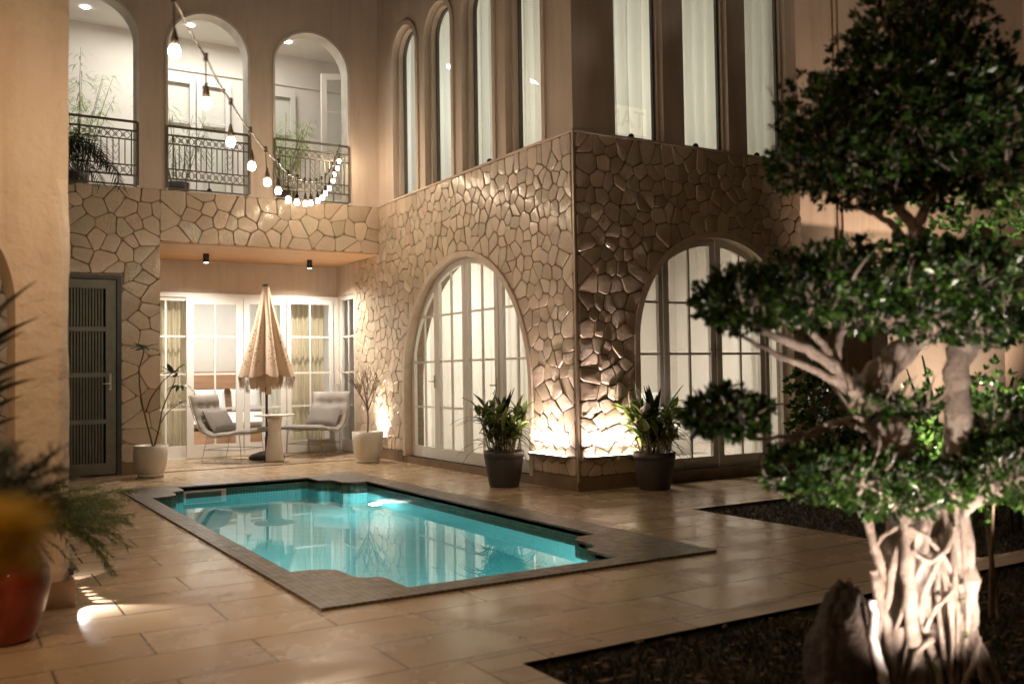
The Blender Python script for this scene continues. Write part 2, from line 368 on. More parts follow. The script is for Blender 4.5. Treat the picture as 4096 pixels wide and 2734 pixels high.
def stones(mb, F, u0, u1, v0, v1, cell, gap, h, arches=(), rects=(), rng=None, jit=.42):
    rng = rng or random.Random(3)
    def opening(p):
        """tangent plane (n, d) keeping p outside of each opening, or None when p is inside"""
        res = []
        for c, r, s_, bt in arches:
            if p[1] > s_:
                dx, dz = p[0]-c, p[1]-s_; q = math.hypot(dx, dz)
                if q < r+.04: return None
                n = (dx/q, dz/q); res.append(((-n[0], -n[1]), -(n[0]*c+n[1]*s_+r)))
            else:
                sg = 1 if p[0] > c else -1
                if abs(p[0]-c) < r+.04: return None
                res.append(((-sg, 0), -(sg*c+r)))
        for a, b, c, d in rects:
            e = [(a-p[0], ((1, 0), a)), (p[0]-b, ((-1, 0), -b)), (c-p[1], ((0, 1), c)), (p[1]-d, ((0, -1), -d))]
            e.sort(key=lambda t: -t[0])
            if e[0][0] < .03: return None
            res.append(e[0][1])
        return res
    seeds = {}; nu, nv = int((u1-u0)/cell)+2, int((v1-v0)/cell)+2
    for i in range(-1, nu):
        for j in range(-1, nv):
            p = (u0+(i+.5+rng.uniform(-jit, jit)+(.25 if j % 2 else -.25))*cell, v0+(j+.5+rng.uniform(-jit, jit))*cell)
            if p[0] < u0+.02 or p[0] > u1-.02 or p[1] < v0+.02 or p[1] > v1-.02: continue
            o = opening(p)
            if o is not None: seeds[(i, j)] = (p, o)
    for (i, j), (p, ops) in seeds.items():
        poly = [(max(u0, p[0]-2*cell), max(v0, p[1]-2*cell)), (min(u1, p[0]+2*cell), max(v0, p[1]-2*cell)),
                (min(u1, p[0]+2*cell), min(v1, p[1]+2*cell)), (max(u0, p[0]-2*cell), min(v1, p[1]+2*cell))]
        g = gap*rng.uniform(.7, 1.4)
        for di in range(-3, 4):
            for dj in range(-3, 4):
                if (di, dj) == (0, 0) or (i+di, j+dj) not in seeds or not poly: continue
                q = seeds[(i+di, j+dj)][0]; nx, nz = q[0]-p[0], q[1]-p[1]; L = math.hypot(nx, nz)
                if L > 3.2*cell: continue
                nx /= L; nz /= L
                poly = clip(poly, (nx, nz), nx*p[0]+nz*p[1]+L/2-g/2)
        for n, d in ops:
            if poly: poly = clip(poly, n, d)
        if len(poly) < 3: continue
        # drop tiny edges, then cut the corners
        pp = [a for k, a in enumerate(poly) if math.dist(a, poly[k-1]) > .012]
        if len(pp) < 3: continue
        cut = []
        for k, a in enumerate(pp):
            b, c = pp[k-1], pp[(k+1) % len(pp)]; t = rng.uniform(.07, .17)
            cut += [(a[0]+(b[0]-a[0])*t, a[1]+(b[1]-a[1])*t), (a[0]+(c[0]-a[0])*t, a[1]+(c[1]-a[1])*t)]
        # extra mid points for a ragged edge
        rg = []
        for k, a in enumerate(cut):
            b = cut[(k+1) % len(cut)]; rg.append(a)
            if math.dist(a, b) > .07:
                for t in ((.5,) if math.dist(a, b) < .16 else (.33, .67)):
                    rg.append((a[0]+(b[0]-a[0])*t+rng.uniform(-.004, .004), a[1]+(b[1]-a[1])*t+rng.uniform(-.004, .004)))
        N = len(rg); cx = sum(a[0] for a in rg)/N; cz = sum(a[1] for a in rg)/N
        tx, tz = rng.gauss(0, .30)*h/cell, rng.gauss(0, .30)*h/cell; hh = h*rng.uniform(.65, 1.25)
        lay = [(1.0, 0, 0), (.988, .60, .10), (.93, .90, .10), (.62, 1.0, .08)]
        wx, wz = rng.uniform(-.004, .004), rng.uniform(-.004, .004); vs = []
        for s_, hf, jj in lay:
            for a in rg:
                u, v = cx+(a[0]-cx)*s_+(wx if hf > .3 else 0), cz+(a[1]-cz)*s_+(wz if hf > .3 else 0)
                dd = 0 if hf == 0 else hh*(hf+rng.uniform(-jj, jj))+(tx*(u-cx)+tz*(v-cz))*hf
                vs.append(F(u, v, .004 if hf == 0 else -max(.003, dd)))
        vs.append(F(cx, cz, -hh*rng.uniform(.93, 1.08)))
        fs = [(l*N+k, l*N+(k+1) % N, (l+1)*N+(k+1) % N, (l+1)*N+k) for l in range(3) for k in range(N)]
        fs += [(3*N+k, 3*N+(k+1) % N, 4*N) for k in range(N)]
        mb.tone = rng.random(); mb.add(vs, fs[:2*N], False); mb.add(vs, fs[2*N:], True)
    return mb

# ------------------------------------------------------------------ dimensions of the house
YA, XB, YC, ZF, ZT = 13.85, 6.0, 8.5, 3.95, 7.6
XC = 9.57; YR = 15.75; ZS = 3.22; XL = -3.0

# ------------------------------------------------------------------ setting: paving, grass, pool water
PX0, PX1, PY0, PY1 = 1.83, 4.78, 5.08, 11.85        # outer edge of the coping
IX0, IX1, IY0, IY1 = 2.0, 4.48, 5.27, 11.65         # inner edge
_c = [(0, .86), (.10, .855), (.20, .825), (.27, .76), (.285, .68), (.285, .60), (.29, .50), (.31, .44), (.36, .405), (.42, .39), (.44, .36), (.445, .26), (.445, 0)]
def pool_outline():
    pts = [(IX0+a, IY0+b) for a, b in _c]                       # near left, going to the near edge
    pts += [(IX1-a, IY0+b) for a, b in _c[::-1]]
    pts += [(IX1-a, IY1-b) for a, b in _c]
    pts += [(IX0+a, IY1-b) for a, b in _c[::-1]]
    return pts
PO = pool_outline()
def ring_mesh(mb, outer, inner, z0, z1):
    """flat ring between a rectangle and an outline inside, filled by bridging with angle matching"""
    import mathutils.geometry as G
    res = G.tessellate_polygon([[Vector((x, y, 0)) for x, y in outer], [Vector((x, y, 0)) for x, y in inner]])
    vs = [(x, y, z1) for x, y in outer]+[(x, y, z1) for x, y in inner]
    mb.add(vs, [tuple(t) for t in res]); 
    for loop in (outer, inner):
        if z0 is None: continue
        for a, b in zip(loop, loop[1:]+loop[:1]): mb.add([(a[0], a[1], z0), (b[0], b[1], z0), (b[0], b[1], z1), (a[0], a[1], z1)], [(0,1,2,3)])
    return mb
# paved ground with the pool opening and the grass beds left out
GX = [-14, PX0, 2.25, PX1, 6.0, 24]; 
def paved(mb, z):
    holes = [(PX0, PY0, PX1, PY1), (2.25, -6, 16, 3.65), (6.08, 3.9, 16, 6.78)]
    xs = sorted({-14, 24, *[h[0] for h in holes], *[h[2] for h in holes]}); ys = sorted({-12, 24, *[h[1] for h in holes], *[h[3] for h in holes]})
    for a, b in zip(xs, xs[1:]):
        for c, d in zip(ys, ys[1:]):
            mx_, my_ = (a+b)/2, (c+d)/2
            if any(h[0] < mx_ < h[2] and h[1] < my_ < h[3] for h in holes): continue
            mb.add([(a,c,z),(b,c,z),(b,d,z),(a,d,z)], [(0,1,2,3)])
    return mb
tag(paved(MB(), 0).build('paving', FLOOR), kind='structure')
g = MB()
g.add([(2.25,-6,-.03),(16,-6,-.03),(16,3.65,-.03),(2.25,3.65,-.03)], [(0,1,2,3)]); g.add([(6.08,3.9,-.03),(16,3.9,-.03),(16,6.78,-.03),(6.08,6.78,-.03)], [(0,1,2,3)])
for x0,y0,x1,y1 in ((2.25,-6,16,3.65),(6.08,3.9,16,6.78)):
    for a, b in (((x0,y0),(x1,y0)),((x1,y0),(x1,y1)),((x1,y1),(x0,y1)),((x0,y1),(x0,y0))):
        g.add([(a[0],a[1],-.03),(b[0],b[1],-.03),(b[0],b[1],0),(a[0],a[1],0)], [(0,1,2,3)])
SOIL = simple('dark_soil', (.060, .042, .024), .9, .5, 5, .9, 40, bd=.03)
tag(g.build('soil', SOIL), kind='structure')
GRASS = leaf_mat('dark_lawn_grass', (.020, .022, .008), (.085, .055, .020), .6, .1)
g = MB(); rg = random.Random(5)
def blades(mb, x0, y0, x1, y1, n):
    for _ in range(n):
        x, y = rg.uniform(x0, x1), rg.uniform(y0, y1); a = rg.uniform(0, 6.28); h = rg.uniform(.018, .045)
        q = noise.noise(Vector((x*2.2, y*2.2, 0)))
        mb.tone = min(1, max(0, .35+q*1.3+rg.uniform(-.2, .2)))
        dx, dy = math.cos(a)*.006, math.sin(a)*.006; lx, ly = rg.uniform(-.025, .025), rg.uniform(-.025, .025)
        mb.add([(x-dx, y-dy, -.03), (x+dx, y+dy, -.03), (x+lx, y+ly, -.03+h)], [(0,1,2)])
blades(g, 2.27, 1.6, 7.5, 3.62, 26000); blades(g, 6.1, 3.93, 12, 6.75, 16000)
LIT = leaf_mat('dry_leaf', (.06, .03, .012), (.22, .11, .035), .7, .1)
gl = MB()
for x0, y0, x1, y1, n in ((2.3, 1.9, 5.5, 3.6, 420), (6.2, 4.0, 10, 6.7, 260)):
    for _ in range(n):
        x, y = rg.uniform(x0, x1), rg.uniform(y0, y1); a = rg.uniform(0, 6.28); L = rg.uniform(.02, .045); gl.tone = rg.random(); z = -.03+rg.uniform(.012, .035)
        c_, s_ = math.cos(a)*L, math.sin(a)*L; gl.add([(x-c_, y-s_, z), (x-s_*.4, y+c_*.4, z+.008), (x+c_, y+s_, z+rg.uniform(0, .02)), (x+s_*.4, y-c_*.4, z+.006)], [(0,1,2,3)])
for _ in range(26):
    x, y = (rg.uniform(2.4, 5.5), rg.uniform(3.66, 4.1)) if rg.random() < .6 else (rg.uniform(5.0, 7.5), rg.uniform(5, 7.8)); a = rg.uniform(0, 6.28); L = rg.uniform(.012, .026); gl.tone = rg.random()
    c_, s_ = math.cos(a)*L, math.sin(a)*L; gl.add([(x-c_, y-s_, .008), (x-s_*.4, y+c_*.4, .012), (x+c_, y+s_, .008+rg.uniform(0, .01)), (x+s_*.4, y-c_*.4, .010)], [(0,1,2,3)])
tag(gl.build('leaf_litter', LIT), 'dry brown fallen leaves scattered over the dark lawn', 'leaves', kind='stuff')
tag(g.build('grass', GRASS), 'low dark lawn grass in the two garden beds', 'grass', kind='stuff')
# border strip round the near bed (proud by 4 mm)
STRIP = brick_mat('bed_border_tile', (.48, .36, .26), (.54, .42, .31), (.22, .15, .10), .9, .19, .006, .35, 0, .3, .0)
g = MB(); g.box(2.06, -6, -.02, 2.25, 3.84, .004); g.box(2.25, 3.65, -.02, 16, 3.84, .004)
tag(g.build('bed_border', STRIP), kind='structure')

# pool
pool = empty('swimming_pool', (3.3, 8.4, 0), 'lit turquoise swimming pool with scalloped corners and dark mosaic edging', 'pool')
g = MB(); ring_mesh(g, [(PX0,PY0),(PX1,PY0),(PX1,PY1),(PX0,PY1)], PO, -.03, .018); g.build('coping', MOSAIC, pool)
WZ = -.115
g = MB()
for a, b in zip(PO, PO[1:]+PO[:1]): g.add([(a[0],a[1],-.14),(b[0],b[1],-.14),(b[0],b[1],.0),(a[0],a[1],.0)], [(0,1,2,3)])
g.build('tile_band', RIMT, pool)
g = MB()
for a, b in zip(PO, PO[1:]+PO[:1]): g.add([(a[0],a[1],-1.25),(b[0],b[1],-1.25),(b[0],b[1],-.14),(a[0],a[1],-.14)], [(0,1,2,3)])
g.add([(x, y, -1.25) for x, y in PO], [tuple(range(len(PO)))]); g.build('basin', POOLT, pool)
g = MB(); g.add([(x, y, WZ) for x, y in PO], [tuple(range(len(PO)))])
tag(g.build('pool_water', WATER), kind='structure')
g = MB(); g.box(2.47, 11.60, -.17, 3.0, 11.645, -.04); sk = g.build('skimmer', WHITEP, pool)
g = MB(); g.box(2.53, 11.590, -.15, 2.94, 11.598, -.055); g.build('opening', simple('skimmer_shade', (.10, .16, .15), .5), sk)
g = MB(); g.tube([(4.40,10.2,-.42),(4.47,10.2,-.42)], .09, 20); g.build('pool_light', emit('pool_light_lens', (.85,1,1), 14), pool)

# ------------------------------------------------------------------ the house
villa = empty('villa', (6.0, 8.5, 0), 'two storey beige villa with stone clad ground floor and arched windows', 'building')
vp = lambda g, n, m: g.build(n, m, villa)
fa, fb, fc = FA(YA), FB(XB), FA(YC)
AB = [(1.80, .61, 6.02, ZF), (3.36, .60, 5.985, ZF), (4.91, .61, 5.97, ZF)]       # balcony arches
LB = (11.18, 1.76, 1.13, .10)                                                     # big arch, side wall
LC = (8.12, 1.28, 1.65, .10)                                                      # big arch, front wall
WB = [(12.835, .40, 6.13, ZF), (11.73, .40, 6.11, ZF), (10.615, .40, 6.11, ZF), (9.49, .40, 6.11, ZF)]
WC = [(6.95, .36, 6.13, ZF), (7.99, .36, 6.13, ZF), (9.02, .36, 6.13, ZF)]
# back wall A (with the door and the patio recess)
g = MB()
g.box(XL, YA, 0, .98, YA+.25, ZF); g.box(.98, YA, 2.71, 2.17, YA+.25, ZF); g.box(2.17, YA, 0, 2.68, YA+.25, ZF)
g.box(2.68, YA, ZS, XB, YA+.25, ZF); vp(g, 'stone_wall', MORTAR)
g = MB(); stones(g, FA(YA), XL+1.5, 2.68, .16, ZF, .225, .008, .018, rects=[(.98, 2.17, -1, 2.74)], rng=random.Random(11))
stones(g, FA(YA), 2.68, XB-.01, ZS, ZF, .22, .008, .018, rng=random.Random(12))
vp(g, 'stone_cladding', STONE)
g = MB(); g.box(2.17, YA-.02, 0, 2.68, YA, .155); vp(g, 'skirting', simple('skirting_stone', (.24, .17, .11), .6))
g = MB(); g.box(XL, YA-.02, 0, .98, YA, .155); vp(g, 'skirting', bpy.data.materials['skirting_stone'])
g = MB(); arch_wall(g, fa, XL, XB, ZF, ZT, [(-1.3, .61, 6.0, ZF), (.25, .61, 6.0, ZF)]+AB, .28); vp(g, 'plaster_wall', PLASTER)
g = MB()
for c, r, s_, bt in AB: arch_ring(g, fa, c, r+.0, r-.035, s_, bt, -.012, .26)
vp(g, 'arch_trim', simple('cream_trim', (.66, .62, .56), .6))
# side wall B
g = MB(); arch_wall(g, fb, YC, 14.88, 0.0, ZF, [LB], .30); vp(g, 'stone_wall', MORTAR)
g = MB(); stones(g, fb, YC+.03, 14.86, .16, ZF, .170, .008, .020, arches=[(LB[0], LB[1]+.05, LB[2], LB[3])], rng=random.Random(21), jit=.40)
vp(g, 'stone_cladding', STONE)
g = MB(); arch_ring(g, fb, LB[0], LB[1]+.045, LB[1]-.03, LB[2], .10, -.035, .12, 44); vp(g, 'arch_trim', simple('arch_band_plaster', (.58, .48, .38), .6, .1, 9, .3, 30))
g = MB(); g.box(XB-.03, YC-.03, 0, XB+.0, LB[0]-LB[1]-.06, .155); g.box(XB-.03, LB[0]+LB[1]+.06, 0, XB, 14.86, .155); g.box(XB-.02, LB[0]-LB[1]-.06, 0, XB+.3, LB[0]+LB[1]+.06, .10)
g.box(XB, YC-.03, 0, LC[0]-LC[1]-.06, YC, .155); g.box(LC[0]+LC[1]+.06, YC-.03, 0, XC, YC, .155); g.box(LC[0]-LC[1]-.06, YC-.03, 0, LC[0]+LC[1]+.06, YC+.35, .12)
vp(g, 'plinth', simple('brown_plinth', (.20, .135, .085), .45, .2))
g = MB(); arch_wall(g, fb, YC, YA, ZF, ZT, WB, .20); arch_wall(g, FA(YC), XB, XC, ZF, ZT, WC, .16)
g.box(XC-.003, YC+.003, ZF, XC, 9.31, ZT); vp(g, 'plaster_wall', PLASTER)
g = MB()   # stepped mouldings of the tall windows
for c, r, s_, bt in WB: arch_ring(g, fb, c, r+.07, r+.0, s_, bt, -.025, .0); arch_ring(g, fb, c, r, r-.05, s_, bt, .07, .2)
for c, r, s_, bt in WC: arch_ring(g, fc, c, r, r-.04, s_, bt, .06, .16)
vp(g, 'window_moulding', PLASTER)
# front wall C
g = MB(); arch_wall(g, fc, XB, XC, 0, ZF, [LC], .30); g.box(XC-.004, YC+.004, 0, XC, 9.31, ZF); vp(g, 'stone_wall', MORTAR)
g = MB(); stones(g, fc, XB+.03, XC, .16, ZF, .168, .010, .028, arches=[(LC[0], LC[1]+.04, LC[2], LC[3])], rng=random.Random(31), jit=.40)
vp(g, 'stone_cladding', STONE)
g = MB(); arch_ring(g, fc, LC[0], LC[1]+.045, LC[1]-.03, LC[2], .12, -.03, .14, 44); vp(g, 'arch_trim', bpy.data.materials['arch_band_plaster'])
g = MB(); g.box(XB-.034, YC-.044, .10, XB-.008, YC-.012, ZF+.0); vp(g, 'corner_strip', simple('brushed_corner_metal', (.42, .33, .24), .45, metal=.3))
g = MB(); g.box(XB-.04, YC-.04, ZF, XB+.0, YA, ZF+.025); g.box(XB, YC-.04, ZF, XC, YC, ZF+.025); vp(g, 'ledge', PLASTER)
# plain wing to the right, set back, with pilasters
g = MB(); g.box(XC, 9.3, 0, 22, 9.6, ZT+1); vp(g, 'side_wing_wall', PLASTER)
g = MB()
for x in (11.3, 14.0): g.box(x, 9.22, 0, x+.5, 9.3, ZT+1); g.box(x-.06, 9.26, 0, x, 9.3, ZT+1)
g.box(16.2, 8.6, 0, 17, 9.3, ZT+1)
vp(g, 'pilaster', PLASTER)

# ---- patio recess
g = MB(); g.box(2.64, YA, 0, 2.68, YR+.2, ZS); g.box(2.68, YR+.0, 2.67, XB+.1, YR+.2, ZS+.1); g.box(XB, 14.88, 2.68, XB+.12, YR, ZS)
g.box(XB, 14.88, 0, XB+.12, 14.95, 2.68); g.box(XB, 15.66, 0, XB+.12, YR, 2.68)
vp(g, 'patio_wall', PLASTER)
g = MB(); g.box(2.68, YA, ZS-.02, XB+.05, YR, ZS); vp(g, 'soffit', WOOD)
for x, y in ((3.545, 14.82), (5.234, 14.94)):
    g = MB(); g.tube([(x, y, ZS-.02), (x, y, ZS-.155)], .045, 20); d = vp(g, 'downlight', BLACK)
    g = MB(); g.tube([(x, y, ZS-.156), (x, y, ZS-.158)], .036, 20); g.build('lens', emit('downlight_lens', (1,.95,.88), 9), d)
g = MB(); g.box(2.68, YA-.08, .0, XB-.02, YA-.03, .006); vp(g, 'threshold', simple('drain_slot', (.03,.022,.016), .6))

def glazing(parent, F, u0, u1, v0, v1, d, sw=.07, muntins=(), bars=(), top=None, mat=None, fr_d=.05, name='door_leaf', bot=None):
    """one framed, glazed leaf; top(u) limits its height when the head is curved"""
    mat = mat or WHITEP; g = MB(); f0, f1 = d-fr_d/2, d+fr_d/2; bot = bot or sw*1.6
    def bx(a, b, c, e, t=0):
        P = [F(a, c, f0+t), F(b, c, f0+t), F(b, e, f0+t), F(a, e, f0+t), F(a, c, f1-t), F(b, c, f1-t), F(b, e, f1-t), F(a, e, f1-t)]
        g.add(P, [(0,1,2,3),(7,6,5,4),(0,4,5,1),(1,5,6,2),(2,6,7,3),(3,7,4,0)])
    tp = top or (lambda u: v1)
    def col(a, b, lo, t=0):
        n = 1 if top is None else 4
        for k in range(n):
            x0, x1 = a+(b-a)*k/n, a+(b-a)*(k+1)/n
            z0, z1 = tp(x0), tp(x1)
            P = [F(x0, lo, f0+t), F(x1, lo, f0+t), F(x1, z1, f0+t), F(x0, z0, f0+t), F(x0, lo, f1-t), F(x1, lo, f1-t), F(x1, z1, f1-t), F(x0, z0, f1-t)]
            g.add(P, [(0,1,2,3),(7,6,5,4),(0,4,5,1),(1,5,6,2),(2,6,7,3),(3,7,4,0)])
    if tp(u0) > v0+.02 and tp(u0) > v0: col(u0, u0+sw, v0)
    if tp(u1) > v0+.02: col(u1-sw, u1, v0)
    bx(u0+sw, u1-sw, v0, v0+bot)
    n = 1 if top is None else 14
    for k in range(n):
        a, b = u0+sw+(u1-u0-2*sw)*k/n, u0+sw+(u1-u0-2*sw)*(k+1)/n
        za, zb = tp(a), tp(b)
        P = [F(a, za-sw, f0), F(b, zb-sw, f0), F(b, zb, f0), F(a, za, f0), F(a, za-sw, f1), F(b, zb-sw, f1), F(b, zb, f1), F(a, za, f1)]
        g.add(P, [(0,1,2,3),(7,6,5,4),(0,4,5,1),(1,5,6,2),(2,6,7,3),(3,7,4,0)])
    for u in muntins:
        if tp(u) > v0+.3: bx(u-.014, u+.014, v0+bot, tp(u)-sw, .012)
    for v in bars:
        lo, hi = u0+sw, u1-sw
        if top:
            us = [u0+(u1-u0)*k/60 for k in range(61)]; ok = [u for u in us if tp(u)-sw*.6 > v]
            if not ok: continue
            lo, hi = max(lo, ok[0]), min(hi, ok[-1])
        if hi-lo > .05: bx(lo, hi, v-.014, v+.014, .0135)
    fr = g.build(name, mat, parent)
    # pane
    g = MB(); n = 1 if top is None else 14
    for k in range(n):
        a, b = u0+sw*.9+(u1-u0-1.8*sw)*k/n, u0+sw*.9+(u1-u0-1.8*sw)*(k+1)/n
        if max(tp(a), tp(b))-sw*.9 < v0+bot: continue
        g.add([F(a, v0+bot*.95, d), F(b, v0+bot*.95, d), F(b, max(v0+bot, tp(b)-sw*.95), d), F(a, max(v0+bot, tp(a)-sw*.95), d)], [(0,1,2,3)])
    if g.v: g.build('glass_pane', GLASS, fr)
    return fr
def handle(fr, F, u, v, d, out=-.05, L=.11, sgn=1):
    g = MB(); g.box(*F(u-.012, v-.09, d-.03), *F(u+.012, v+.09, d-.022))
    a = F(u, v, d-.03); b = F(u, v, d+out); c = F(u+sgn*L, v, d+out)
    g.tube([a, b, c], .009, 8); return g.build('handle', bpy.data.materials['handle_metal'], fr)
simple('handle_metal', (.55, .50, .42), .3, metal=.8)

# patio glass front: left fixed, folding leaves
FR = FA(YR)
g = MB(); g.box(2.68, YR-.06, 2.60, XB, YR-.0, 2.67); g.box(2.68, YR-.06, 0, 2.74, YR, 2.6); g.box(5.90, YR-.06, 0, XB, YR, 2.6); g.box(2.74, YR-.06, 0, 5.9, YR, .02); vp(g, 'patio_door_frame', WHITEP)
lv = [(2.76, 3.50, .06), (3.44, 4.34, .11), (4.36, 5.06, .09), (5.08, 5.90, .07)]
for i, (a, b, s) in enumerate(lv):
    fr = glazing(villa, FR, a, b, .02, 2.6, -.03+(.03 if i in (0,) else -.012*i), s, [(a+b)/2], [1.97, 1.36, .80], bot=.20, name='patio_door')
    if i == 2: handle(fr, FR, 4.40, 1.15, -.06)
# narrow side door in the return wall
fr = glazing(villa, FB(XB), 14.95, 15.66, .02, 2.68, .05, .08, [15.30], [1.97, 1.36, .80], bot=.20, name='patio_door'); handle(fr, FB(XB), 15.60, 1.15, .02)

# big arched doors, side wall
def head(A, dr): 
    c, r, s_, bt = A; r = r-dr
    return lambda u: s_+math.sqrt(max(0, r*r-(u-c)**2)) if abs(u-c) < r else s_*0+bt
def under(A, dr):
    c, r, s_, bt = A; r -= dr
    return lambda u: s_+math.sqrt(max(1e-4, r*r-(min(max(u, c-r), c+r)-c)**2))
hb = under(LB, .03)
ub = [9.46, 10.32, 11.18, 12.05, 12.90]
for i in range(4):
    a, b = ub[i], ub[i+1]
    fr = glazing(villa, fb, a+.006, b-.006, .10, 3, .10+(.012 if i in (0, 3) else 0), .085, [(a+b)/2], [2.13, 1.48, .83], top=hb, bot=.16, name='arched_door')
    if i == 1: handle(fr, fb, a+.05, 1.15, .09)
    if i == 3: handle(fr, fb, a+.05, 1.2, .09)
hc = under(LC, .03)
uc = [6.87, 7.33, 8.17, 9.0, 9.37]
for i in range(4):
    a, b = uc[i], uc[i+1]
    fr = glazing(villa, fc, a+.006, b-.006, .12, 3, .13, .085 if i in (1, 2) else .06, [(a+b)/2] if i in (1, 2) else [], [2.11, 1.50, .85], top=hc, bot=.14, name='arched_door')
    if i == 1: handle(fr, fc, b-.045, 1.55, .11, -.06, -.12)

# tall upper windows
for F, A in ((fb, WB), (fc, WC)):
    for c, r, s_, bt in A:
        g = MB(); dd = .16 if F is fb else .12
        arch_ring(g, F, c, r-.04, r-.075, s_, bt+.02, dd-.02, dd+.02, 24)
        fr = g.build('arched_window', simple('dark_window_frame', (.10, .09, .08), .4) if 'dark_window_frame' not in bpy.data.materials else bpy.data.materials['dark_window_frame'], villa)
        g = MB(); rr = r-.06; P = [(c-rr, bt)]+[(c+rr*math.cos(math.pi*(1-k/20)), s_+rr*math.sin(math.pi*(1-k/20))) for k in range(21)]+[(c+rr, bt)]
        g.add([F(u, v, dd) for u, v in P], [tuple(range(len(P)))]); g.build('glass_pane', GLASS, fr)

# louvred dark door on wall A
g = MB(); g.box(.98, YA-.03, 0, 1.04, YA+.1, 2.71); g.box(2.115, YA-.03, 0, 2.17, YA+.1, 2.71); g.box(1.04, YA-.03, 2.66, 2.115, YA+.1, 2.71); vp(g, 'door_frame', DARKM)
g = MB(); x0, x1 = 1.05, 2.105
g.box(x0, YA-.01, .02, x0+.10, YA+.03, 2.65); g.box(x1-.13, YA-.01, .02, x1, YA+.03, 2.65)
for z0, z1 in ((.02, .17), (.70, .76), (1.33, 1.39), (1.95, 2.01), (2.53, 2.65)): g.box(x0+.10, YA-.01, z0, x1-.13, YA+.03, z1)
n = 21
for k in range(n):
    x = x0+.115+(x1-x0-.26)*k/n
    g.box(x, YA-.004, .1, x+.019, YA+.022, 2.6)
dr = vp(g, 'slatted_door', simple('olive_grey_metal', (.15, .145, .115), .45, .15, 8, .15, metal=.2))
g = MB(); g.box(2.02, YA-.02, 1.18, 2.045, YA-.012, 1.38); g.tube([(2.03, YA-.02, 1.24), (2.03, YA-.06, 1.24), (1.93, YA-.06, 1.24)], .01); g.tube([(2.03,YA-.015,1.17),(2.03,YA-.03,1.17)], .02, 12)
g.build('handle', bpy.data.materials['handle_metal'], dr)
g = MB(); g.box(.98, YA+.25, 0, 2.17, YA+.28, 2.8); vp(g, 'store_wall', simple('store_dark', (.05,.045,.04), .9))

# balcony railings, one in each arch
RP = MB()
def railing(c, r):
    g = MB(); y = YA-.005; x0, x1 = c-r+.005, c+r-.005; z0 = ZF+.03
    g.box(x0, y-.02, z0, x0+.03, y+.02, 4.86); g.box(x1-.03, y-.02, z0, x1, y+.02, 4.86)
    for z, h in ((4.845, .03), (4.72, .022), (4.60, .014), (4.245, .014), (4.10, .022), (ZF+.015, .02)): g.box(x0+.03, y-.016, z, x1-.03, y+.016, z+h)
    g.box(x0+.09, y-.011, 4.12, x0+.105, y+.011, 4.72); g.box(x1-.105, y-.011, 4.12, x1-.09, y+.011, 4.72)
    n = 13; a, b = x0+.105, x1-.105
    for k in range(1, n): 
        x = a+(b-a)*k/n; g.box(x-.006, y-.009, 4.259, x+.006, y+.009, 4.60)
    for k in range(3): 
        x = a+(b-a)*(k+.5)/3; g.box(x-.008, y-.009, ZF+.035, x+.008, y+.009, 4.10)
    for zl, zh in ((4.612, 4.72), (4.122, 4.245)):
        m_ = 10
        for k in range(m_):
            xa, xb = a+(b-a)*k/m_, a+(b-a)*(k+1)/m_; zm = (zl+zh)/2; xm = (xa+xb)/2
            for p, q in (((xa, zm), (xm, zh)), ((xm, zh), (xb, zm)), ((xb, zm), (xm, zl)), ((xm, zl), (xa, zm))):
                g.tube([(p[0], y, p[1]), (q[0], y, q[1])], .0065, 4, False)
            rr = (zh-zl)*.22; g.tube([(xa+rr*math.cos(t*math.pi/4), y, zm+rr*math.sin(t*math.pi/4)) for t in range(9)], .005, 4, False)
    # branching ornament
    for xb_ in (a+(b-a)*.22, a+(b-a)*.52, a+(b-a)*.8):
        for s in (-1, 1):
            for zz in (4.30, 4.39, 4.48): g.tube([(xb_, y-.012, zz), (xb_+s*.055, y-.012, zz+.10)], .004, 4, False)
    return vp(g, 'balcony_railing', BRONZE)
for c, r, s_, bt in AB: railing(c, r)

# corridor behind the balcony arches
g = MB()
g.box(XL, YA+.28, ZF-.05, XB+1.2, 16.3, ZF); vp(g, 'balcony_floor', INFLOOR)
g = MB(); g.box(XL, 16.3, ZF, XB+1.2, 16.4, 7.0); g.box(XL, YA+.28, 7.0, XB+1.2, 16.4, 7.1); g.box(XB+1.2, YA+.28, ZF, XB+1.3, 16.3, 7.0); g.box(XL-.1, YA, ZF, XL, 16.3, 7.0)
g.box(2.9, 16.26, 6.45, XB+1.2, 16.3, 6.5); vp(g, 'corridor_wall', CREAM)
F3 = FA(16.25)
for a, b in ((3.15, 3.72), (3.74, 4.31), (4.9, 5.45)):
    glazing(villa, F3, a, b, ZF+.02, 6.32, 0, .09, [], [5.6], name='corridor_door', bot=.3)
fr = glazing(villa, (lambda u, v, d: (5.55+(u)*.80, 15.2-u*.35+d, v)), 0, 1.0, ZF+.02, 6.40, 0, .10, [.5], [5.75, 5.1, 4.6], name='corridor_door', bot=.3)
for x in (1.94, 3.50, 5.11):
    g = MB(); g.tube([(x, 15.6, 7.0), (x, 15.6, 6.985)], .06, 16); g.build('ceiling_downlight', emit('ceiling_lens', (1,.97,.92), 14) if 'ceiling_lens' not in bpy.data.materials else bpy.data.materials['ceiling_lens'], villa)

